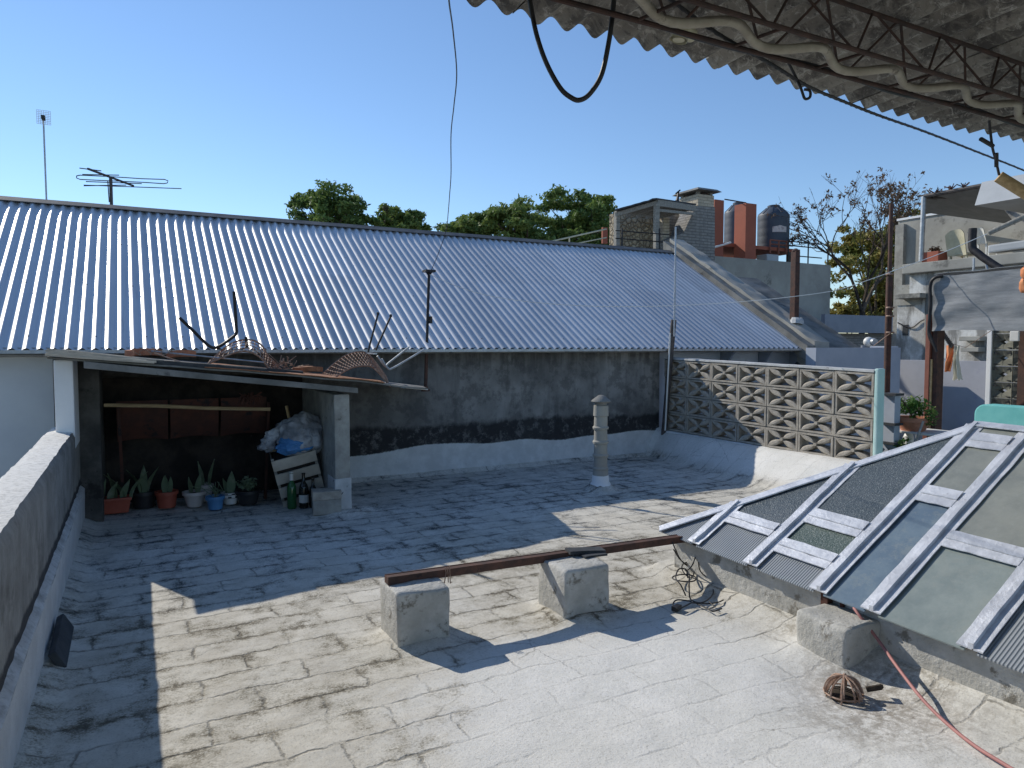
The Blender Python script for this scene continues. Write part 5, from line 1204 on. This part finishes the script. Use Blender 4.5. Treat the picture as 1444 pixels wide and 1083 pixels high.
for k, (px, py) in enumerate(((1320, 269), (1342, 262), (1359, 259))):
    q = atu(px, py, BU); b = MB(); rn = random.Random(k)
    for j in range(14): b.tube([q - Vector((0, 0, .06)), q + Vector((rn.gauss(0, .05), rn.gauss(0, .06), rn.uniform(-.05, .04)))], .009, 4)
    tag(b.build('dry_sprig', 'dark_rust'), ('leftmost', 'middle', 'rightmost')[k] + ' of three dry sprigs on the net pergola rail', 'sprig', 'dry sprigs on the pergola')
# things on the balcony
def chairback(px0, px1, pyt, pyb, u, mat, lab):
    a0, a1 = atu(px0, pyb, u), atu(px1, pyt, u); ch = thing('plastic_chair', lab, 'chair', (u, (a0.y + a1.y) / 2, a0.z), 'plastic chairs on the balcony')
    yl, yr = a0.y, a1.y; b = MB()
    def f(a, c):
        z = lerp(a0.z, a1.z, c) - (.10 * (abs(a - .5) * 2) ** 3 * c); return (u + .05 * math.sin(math.pi * a) - .10 * c, lerp(yl, yr, a), z)
    b.slab(12, 12, f, (.025, 0, 0)); b.build('backrest', mat, ch, smooth=True)
    b = MB(); b.box(u + .03, u + .45, yr, yl, a0.z + .02, a0.z + .05); b.build('seat', mat, ch, bevel=.01)
    for x, y in ((u + .06, yl - .03), (u + .42, yl - .03), (u + .06, yr + .03), (u + .42, yr + .03)): b = MB(); b.bar((x, y, a0.z - .4), (x, y, a0.z + .02), .03, .03); b.build('leg', mat, ch)
    return ch
chairback(1336, 1364, 322, 362, 13.7, 'cream_plastic', 'cream plastic chair back against the balcony edge left of the black flue')
chairback(1375, 1392, 320, 345, 14.4, 'white_plastic', 'white plastic chair half hidden behind the black flue')
q = atu(1316, 362, 13.6); pb_ = thing('balcony_planter', 'brown rectangular planter with dry plants on the balcony edge', 'planter', (q.x, q.y, z0)); b = MB(); b.box(13.5, 13.8, q.y - .16, q.y + .16, yz(1283, 374)[1] + .003, q.z + .09); b.build('box', 'red_oxide', pb_, bevel=.008)
b = MB(); leaves(b, (13.65, q.y, q.z + .14), (.1, .15, .08), 60, .08, random.Random(2)); b.build('dry_foliage', 'leaf_brown', pb_)
b = MB(); q0, q1 = atu(1398, 352, 13.6), atu(1444, 345, 13.6); b.bar(q0, (q0.x, q1.y - .3, q1.z), .25, .14); ac = b.build('slatted_bench', 'panel', bevel=.03); tag(ac, 'pale slatted unit lying along the balcony edge at the right', 'unit')
b = MB(); b.tube(spline([atu(1372, 322, 11.0), atu(1371, 340, 11.0), atu(1372, 351, 11.0), atu(1380, 358, 11.0), atu(1392, 367, 11.0), atu(1440, 398, 11.0), atu(1452, 406, 11.0)], 8), .055, 14); tag(b.build('stove_flue', 'black_metal', smooth=True), 'black elbowed stove flue slanting down to the right edge', 'flue pipe')
for k, pp2 in enumerate((((1373, 364), (1371, 392)), ((1386, 366), (1393, 384)))):
    b = MB(); b.tube(spline([atu(*pp2[0], 12.8), atu((pp2[0][0] + pp2[1][0]) / 2 + 1, (pp2[0][1] + pp2[1][1]) / 2 - 3, 12.8), atu(*pp2[1], 12.8)], 4), .02, 6); tag(b.build('bent_rod', 'galv', smooth=True), ('straight left' if k == 0 else 'curved right') + ' thin rod below the balcony edge near the flue', 'rod')
og = MB(); rn = random.Random(6)
for k, (px, py) in enumerate(((1447, 384), (1445, 402))): q = atu(px, py, 7.4); og.grid(14, 10, blob(q, (.035, .04, .075), k, .4))
tag(og.build('orange_peg_bag', 'orange_cloth', smooth=True), 'crumpled orange bag hanging at the right edge in front of the tarp', 'bag')

# ------------------------------------------------------------------ house with tanks behind the roof
TV = 15.0
th_ = thing('tank_house', 'grey cement house behind the metal roof carrying red pillars and water tanks', 'house', (13, 17, -3.6))
xl, xr = atv(985, 400, TV).x, atv(1171, 400, TV).x; ztl, ztr = atv(1020, 362, TV).z, atv(1171, 372, TV).z
b = MB(); b.hexa([(xl, TV, -3.6), (xr, TV, -3.6), (xr, TV + 6, -3.6), (xl, TV + 6, -3.6), (xl, TV, ztl), (xr, TV, ztl), (xr, TV + 6, ztl), (xl, TV + 6, ztl)]); b.build('cement_wall', 'concrete_light', th_)
def pillar(px0, px1, pyt, v, d, lab):
    a0, a1 = atv(px0, pyt, v), atv(px1, pyt, v); b = MB(); b.box(a0.x, a1.x, v, v + d, ztl - .02, a0.z); o = b.build('red_pillar', 'red_oxide', th_); 
    if lab: o['label'] = lab
pillar(1008, 1021, 281, TV + .1, .35, None); pux = atv(1052, 286, TV + .1).x; pillar(1052, 1067, 286, TV + .1, pux * ray(1036, 286).y / ray(1036, 286).x - TV - .1, 'broad red pillar with a sunlit left face')
pz = atv(1075, 348, TV + .6).z; x0, x1 = atv(1000, 350, TV + .6).x, atv(1112, 350, TV + .6).x
b = MB(); b.box(x0, x1 + .4, TV + .5, TV + 2.6, pz - .10, pz); b.build('tank_platform', 'red_oxide', th_)
b = MB(); b.box(x1 - .1, x1 + .0, TV + .5, TV + .6, ztl, pz - .102); b.build('platform_leg', 'black_metal', th_)
b = MB()
for zz in (.08, .2): b.tube([(atv(1088, 345, TV + .4).x, TV + .45, pz + zz), (x1, TV + .45, pz + zz)], .025, 6)
for px in (1088, 1100, 1111): q = atv(px, 345, TV + .4); b.tube([(q.x, TV + .45, pz - .2), (q.x, TV + .45, pz + .2)], .025, 6)
b.build('low_railing', 'red_steel', th_)
def tank(cx, cy, r, h, z, lab, first):
    t = thing('water_tank', lab, 'water tank', (cx, cy, z), 'water tanks on the platform')
    prof = [(r * .97, 0), (r, .03)]
    for k in range(1, 5): zz = h * k / 6; prof += [(r, zz - .03), (r * .994, zz), (r, zz + .03)]
    prof += [(r, h * .80), (r * .985, h * .82), (r * .5, h * .97), (r * .42, h * .98)]
    b = MB(); b.lathe((cx, cy, z), prof, 36); tb0 = b.build('body', 'tank', t, smooth=True)
    b = MB(); b.lathe((cx, cy, z + h * .975), [(r * .40, 0), (r * .40, .07), (r * .34, .09)], 20); b.build('lid', 'tank', tb0, smooth=True)
    b = MB(); 
    for k in range(10):
        a = 2 * math.pi * k / 10; b.bar((cx + math.cos(a) * r * .45, cy + math.sin(a) * r * .45, z + h * .985), (cx + math.cos(a) * r * .97, cy + math.sin(a) * r * .97, z + h * .83), .03, .02)
    b.build('shoulder_ribs', 'tank', tb0)
    b = MB(); m = math.atan2(-cy, -cx) + .42; o = len(b.v)
    def lab_(a, c):
        t_ = m + (a - .5) * .95; rr = r + .006; hump = .035 * math.exp(-((a - .5) / .22) ** 2) * c; return (cx + rr * math.cos(t_), cy + rr * math.sin(t_), z + h * .40 + c * h * .12 + hump)
    b.slab(16, 3, lab_, (math.cos(m) * .004, math.sin(m) * .004, 0)); b.build('label', 'label', tb0, smooth=True)
q = atd(1090, 346, 20.0); q2 = atd(1068, 346, 20); q3 = atd(1111, 346, 20); rT = (q3 - q2).length / 2
hT = atv(1090, 288, TV + 1.35).z - pz
ct = atv(1090, 346, TV + 1.35)
tank(ct.x, ct.y, rT * (ct.length / q.length), hT * .94, pz, 'big dark blue grey water tank with a whitish label right of the red pillar', True)
ct2 = atv(1040, 346, TV + 1.6); tank(ct2.x, ct2.y, rT * .98, hT * .95, pz, 'second dark water tank mostly hidden between the two red pillars', False)
b = MB(); b.tube([atv(1022, 281, TV + .2), atv(1052, 286, TV + .4)], .018, 6); tag(b.build('tank_pipe', 'black_metal'), 'thin dark pipe between the tops of the two red pillars', 'pipe')
b = MB(); b.tube([atv(1006, 349, TV - .1), atv(1030, 342, TV + .3)], .03, 6); tag(b.build('pale_pipe', 'white_plastic'), 'short pale pipe sloping beside the left red pillar', 'pipe')
fr = thing('roof_railing', 'thin dark railing on the cement house right of the tanks', 'railing', (xr - 1, TV + .3, ztl)); b = MB(); a_ = atv(1112, 343, TV + .3)
for py in (340, 346, 360): b.tube([(a_.x, TV + .3, atv(1112, py, TV + .3).z), (xr - .05, TV + .3, atv(1112, py, TV + .3).z)], .018, 6)
b.build('rails', 'black_metal', fr)
for px in (1112, 1140, 1168): q = atv(px, 342, TV + .3); b = MB(); b.tube([(q.x, TV + .3, ztl - .02), (q.x, TV + .3, q.z + .06)], .022, 6); b.build('rail_post', 'black_metal', fr)
b = MB(); q = atv(1090, 360, TV + .3); b.box(q.x - .25, q.x + .25, TV + .3, TV + .7, ztl, q.z + .03); tag(b.build('roof_unit', 'panel', bevel=.02), 'small pale box unit on the cement house below the tank platform', 'unit')
# brick grill chimney
CHV = 14.0
ck = thing('brick_chimney', 'grey brick grill wall narrowing to a capped chimney', 'chimney', (atv(985, 350, CHV).x, CHV, 0))
def V(px, py, v=CHV): q = atv(px, py, v); return (q.x, v, q.z)
b = MB(); b.prism([V(942, 420), V(1008, 420), V(1008, 292), V(981, 290), V(977, 300), V(964, 328), V(942, 338)], (0, .5, 0)); b.build('shoulder', 'brick_grey', ck)
b = MB(); q0, q1 = atv(984, 300, CHV), atv(1007, 276, CHV); b.box(q0.x, q1.x, CHV + .003, CHV + .7, q0.z - .4, q1.z); b.build('stack', 'brick_cream', ck)
b = MB(); zc = q1.z
for sx in (q0.x + .02, q1.x - .10):
    for sy in (CHV + .03, CHV + .60): b.box(sx, sx + .08, sy, sy + .08, zc, zc + .08)
b.build('cap_leg', 'brick_grey', ck)
b = MB(); cx_, cy_ = (q0.x + q1.x) / 2, CHV + .35; wx, wy = (q1.x - q0.x) / 2 + .13, .50; zt3 = zc + .08
b.hexa([(cx_ - wx, cy_ - wy, zt3), (cx_ + wx, cy_ - wy, zt3), (cx_ + wx, cy_ + wy, zt3), (cx_ - wx, cy_ + wy, zt3), (cx_ - wx * .8, cy_ - wy * .8, zt3 + .07), (cx_ + wx * .8, cy_ - wy * .8, zt3 + .07), (cx_ + wx * .8, cy_ + wy * .8, zt3 + .07), (cx_ - wx * .8, cy_ + wy * .8, zt3 + .07)]); b.build('cap', 'concrete_dark', ck)
# pergola with rubble stone wall
pg = thing('wooden_pergola', 'timber pergola with an open board roof above a rubble stone wall behind the ridge', 'pergola', (atv(920, 350, 13.4).x, 13.4, 0))
b = MB(); q0, q1 = atv(878, 360, 14.6), atv(943, 308, 14.6); b.box(q0.x - .2, q1.x, 14.6, 14.9, 0, q1.z); b.build('stone_wall', 'stone', pg)
b = MB(); q2 = atv(935, 320, 14.3); q3 = atv(944, 320, 14.3); b.box(q2.x, q3.x, 14.3, 14.598, 0, q1.z - .05); b.build('brick_pier', 'brick_cream', pg)
b = MB(); q4, q5 = atv(942, 320, 14.85), atv(984, 303, 14.85); b.box(q4.x, q5.x, 14.905, 15.05, 0, q5.z); b.build('brick_return', 'brick_grey', pg)
for px, v in ((870, 13.3), (926, 12.6)):
    q = atv(px, 298 if px < 900 else 286, v); b = MB(); b.bar((q.x, v, 0), (q.x, v, q.z), .10, .10, (0, 1, 0)); b.build('post', 'wood_grey', pg)
for k in range(5):
    o_ = (atv(980, 294, 13.9) - atv(926, 286, 12.6)) * (k / 4.4); b = MB(); p_, q_ = atv(868, 303, 13.3), atv(926, 286, 12.6); b.bar(p_ + o_ + Vector((0, 0, .0)), q_ + o_ + Vector((0, 0, .0)), .06, .09); b.build('rafter', 'wood_grey', pg)
b = MB(); p_, q_ = atv(926, 286, 12.6), atv(980, 294, 13.9); b.bar(p_, q_, .07, .14); b.bar(p_ - Vector((0, 0, .16)), q_ - Vector((0, 0, .14)), .05, .06); b.build('beam', 'wood_grey', pg)
b = MB(); p0_, p1_, p2_ = atv(866, 297, 13.2), atv(926, 281, 12.5), atv(982, 289, 13.9); p3_ = p0_ + (p2_ - p1_) * 1.0
b.slab(10, 6, lambda a, c: lerp(lerp(p0_, p1_, a), lerp(p3_, p2_, a), c) + Vector((0, 0, .03 * mnoise.noise(Vector((a * 6, c * 6, 1))))), (0, 0, .03)); b.build('board_roof', 'slate', pg)
b = MB()
for py in (327, 338, 349): b.tube([atv(868, py - 2, 12.4), atv(944, py + 4, 12.2)], .012, 6)
for px in (877, 930): b.tube([atv(px, 322, 12.3), atv(px, 362, 12.3)], .02, 6)
b.build('wire_railing', 'black_metal', pg)
hr = thing('ramp_railing', 'pale sloping handrail with a red end panel left of the pergola', 'railing', atv(850, 345, 12.6)); b = MB(); b.tube([atv(770, 342, 12.6), atv(855, 323, 12.6)], .018, 6); b.tube([atv(805, 345, 12.6), atv(855, 335, 12.6)], .014, 6); b.tube([atv(803, 334, 12.6), atv(803, 348, 12.6)], .014, 6); b.build('rails', 'cream_plastic', hr)
b = MB(); q0, q1 = atv(850, 343, 12.6), atv(857, 321, 12.6); b.box(q0.x, q1.x, 12.6, 12.65, q0.z, q1.z); b.build('red_panel', 'red_oxide', hr)
b = MB(); q = atv(956, 292, 14); b.tube([q, atv(955, 282, 14)], [.06, .05], 6); b.tube([atv(955, 284, 14), atv(957, 270, 14)], [.05, .015], 6); b.tube([atv(953, 273, 14), atv(959, 268, 14)], .02, 5); tag(b.build('weather_vane', 'black_metal'), 'small dark vane on the pergola roof beside the chimney', 'weather vane')
# shed beyond
b_ = thing('far_shed', 'far shed with blue grey roof between the cement house and the rusty pole', 'shed', (17, 14.3, -1)); 
b = MB(); q0, q1 = atv(1150, 468, 13.8), atv(1262, 447, 13.8); b.hexa([(q0.x, 13.6, q0.z), (q1.x, 13.6, q0.z), (q1.x, 17.5, q1.z), (q0.x, 17.5, q1.z), (q0.x, 13.6, q0.z + .12), (q1.x, 13.6, q0.z + .12), (q1.x, 17.5, q1.z + .2), (q0.x, 17.5, q1.z + .2)]); b.box(q0.x, q1.x, 13.5, 13.62, q0.z - .02, q1.z); b.build('roof', 'bluegrey_roof', b_)
b = MB(); b.box(q0.x + .1, q1.x - .1, 13.75, 17, -1, q0.z - .03); b.build('wall', 'brick_grey', b_)

# ------------------------------------------------------------------ trees
def tree(name, label, group, px, pyt, pyb, d, wpx, clumps, nl, ls, mat, seed, base=-3.6, gapw=.55):
    rn = random.Random(seed); c = atd(px, (pyt + pyb) / 2, d); top = atd(px, pyt, d).z; bot = atd(px, pyb, d).z; hw_ = wpx / 2 / FOC * d
    t = thing(name, label, 'tree', (c.x, c.y, base), group)
    H = top - bot; cz_ = (top + bot) / 2
    cl = []
    for k in range(clumps):
        a = rn.uniform(0, 2 * math.pi); rr = math.sqrt(rn.random()) * .86; zz = rn.uniform(-1, .78); lim = math.sqrt(max(0, 1 - max(zz, 0) ** 2 * .75))
        cl.append((c.x + math.cos(a) * rr * lim * hw_, c.y + math.sin(a) * rr * lim * hw_, cz_ + zz * H / 2 * .95, rn.uniform(.18, .40) * min(hw_, H)))
    b = MB(); tr_b = Vector((c.x, c.y, base)); fork = Vector((c.x, c.y, bot - .2 * H)); b.tube([tr_b, lerp(tr_b, fork, .5) + Vector((.1, 0, 0)), fork], [.045 * H + .12, .04 * H + .1, .035 * H + .08], 8)
    for (x, y, z, r) in cl[:: max(1, len(cl) // 14)]: e = Vector((x, y, z)); b.tube([fork - Vector((0, 0, .1)), lerp(fork, e, .5) + Vector((rn.gauss(0, .2), rn.gauss(0, .2), .15)), e], [.02 * H + .05, .05, .015], 6)
    b.build('trunk', 'bark', t, smooth=True)
    b = MB()
    for (x, y, z, r) in cl:
        for k in range(3):
            q = (x + rn.gauss(0, r * .5), y + rn.gauss(0, r * .5), z + rn.gauss(0, r * .3)); leaves(b, q, (r * .8, r * .8, r * .50), nl // 3, ls, rn, 1.2)
    b.build('crown', mat, t)
    return t
GT = 'trees beyond the metal roof'
tree('leafy_tree', 'dark green tree at the left above the ridge with a notched crown', GT, 470, 270, 345, 30, 124, 40, 270, .24, 'leaf_dark', 21)
tree('leafy_tree', 'small rounded tree beside the bare twigs above the ridge', GT, 568, 297, 340, 32, 76, 26, 330, .24, 'leaf_mid', 22)
tree('leafy_tree', 'low tree showing just over the ridge right of the hanging wire', GT, 664, 301, 350, 34, 92, 30, 330, .25, 'leaf_mid', 23)
tree('leafy_tree', 'middle sized bright green tree left of the tallest tree', GT, 733, 290, 350, 34, 112, 40, 290, .25, 'leaf_mid', 24)
tree('leafy_tree', 'tallest dense green tree just left of the pergola', GT, 820, 265, 350, 36, 128, 52, 310, .25, 'leaf_dark', 25)
tree('autumn_tree', 'yellow green tree behind the rusty pole', 'autumn trees by the balcony house', 1236, 305, 452, 28, 130, 60, 260, .22, 'leaf_yellow', 26)
tree('autumn_tree', 'brownish green low crown between the net pergola and the tall bare tree', 'autumn trees by the balcony house', 1292, 284, 420, 30, 84, 34, 240, .22, 'leaf_yellow', 27)
def bare(name, label, px, pyb, d, pyt, spread, seed, leafn, lsz, base=-3.6, gens=5, group=None):
    rn = random.Random(seed); p0 = atd(px, pyb, d); H = atd(px, pyt, d).z - p0.z
    t = thing(name, label, 'tree', (p0.x, p0.y, base), group); b = MB(); tips = []
    ps = Vector((p0.x, p0.y, base)); b.tube([ps, lerp(ps, p0, .6), p0], [.13, .10, .085], 8)
    def grow(p, d_, l, r, g):
        pts = [p]; q = p; dd = d_
        for i in range(4):
            dd = (dd + Vector((rn.gauss(0, .13), rn.gauss(0, .13), rn.gauss(.03, .1)))).normalized(); q = q + dd * l / 4; pts.append(q)
        b.tube(pts, [lerp(r, r * .62, i / 4) for i in range(5)], 6 if g > 2 else 4, cap=False)
        if g <= 2: tips.extend(pts[2:])
        if g == 0: return
        for k in range(rn.choice((2, 3, 3)) if g < gens else 3):
            ax = Vector((rn.gauss(0, 1), rn.gauss(0, 1), rn.gauss(.15, .5))).normalized(); grow(pts[-1] if k < 2 else pts[rn.choice((2, 3))], (dd + ax * spread).normalized(), l * rn.uniform(.62, .86), r * .6, g - 1)
    
    for dx in ((-.36, .0, .34) if leafn else (0,)): grow(p0, Vector((dx * .88, -dx * .47, 1)).normalized(), H * (.34 - .05 * abs(dx)), .06 if leafn else .075, gens); b.build('trunk', 'bark', t, smooth=True)
    if leafn:
        b = MB()
        for q in tips:
            if rn.random() < leafn: leaves(b, q, (.16, .16, .12), rn.randint(3, 9), lsz, rn)
        b.build('sparse_leaves', 'leaf_brown', t)
    return t
bare('bare_tree', 'tall nearly bare tree with few brown leaf clusters right of the water tanks', 1216, 440, 22, 240, .62, 31, .17, .12)
bare('bare_twigs', 'small leafless tree top poking over the ridge between the two left trees', 540, 330, 31, 282, .5, 8, 0, 0, gens=3)
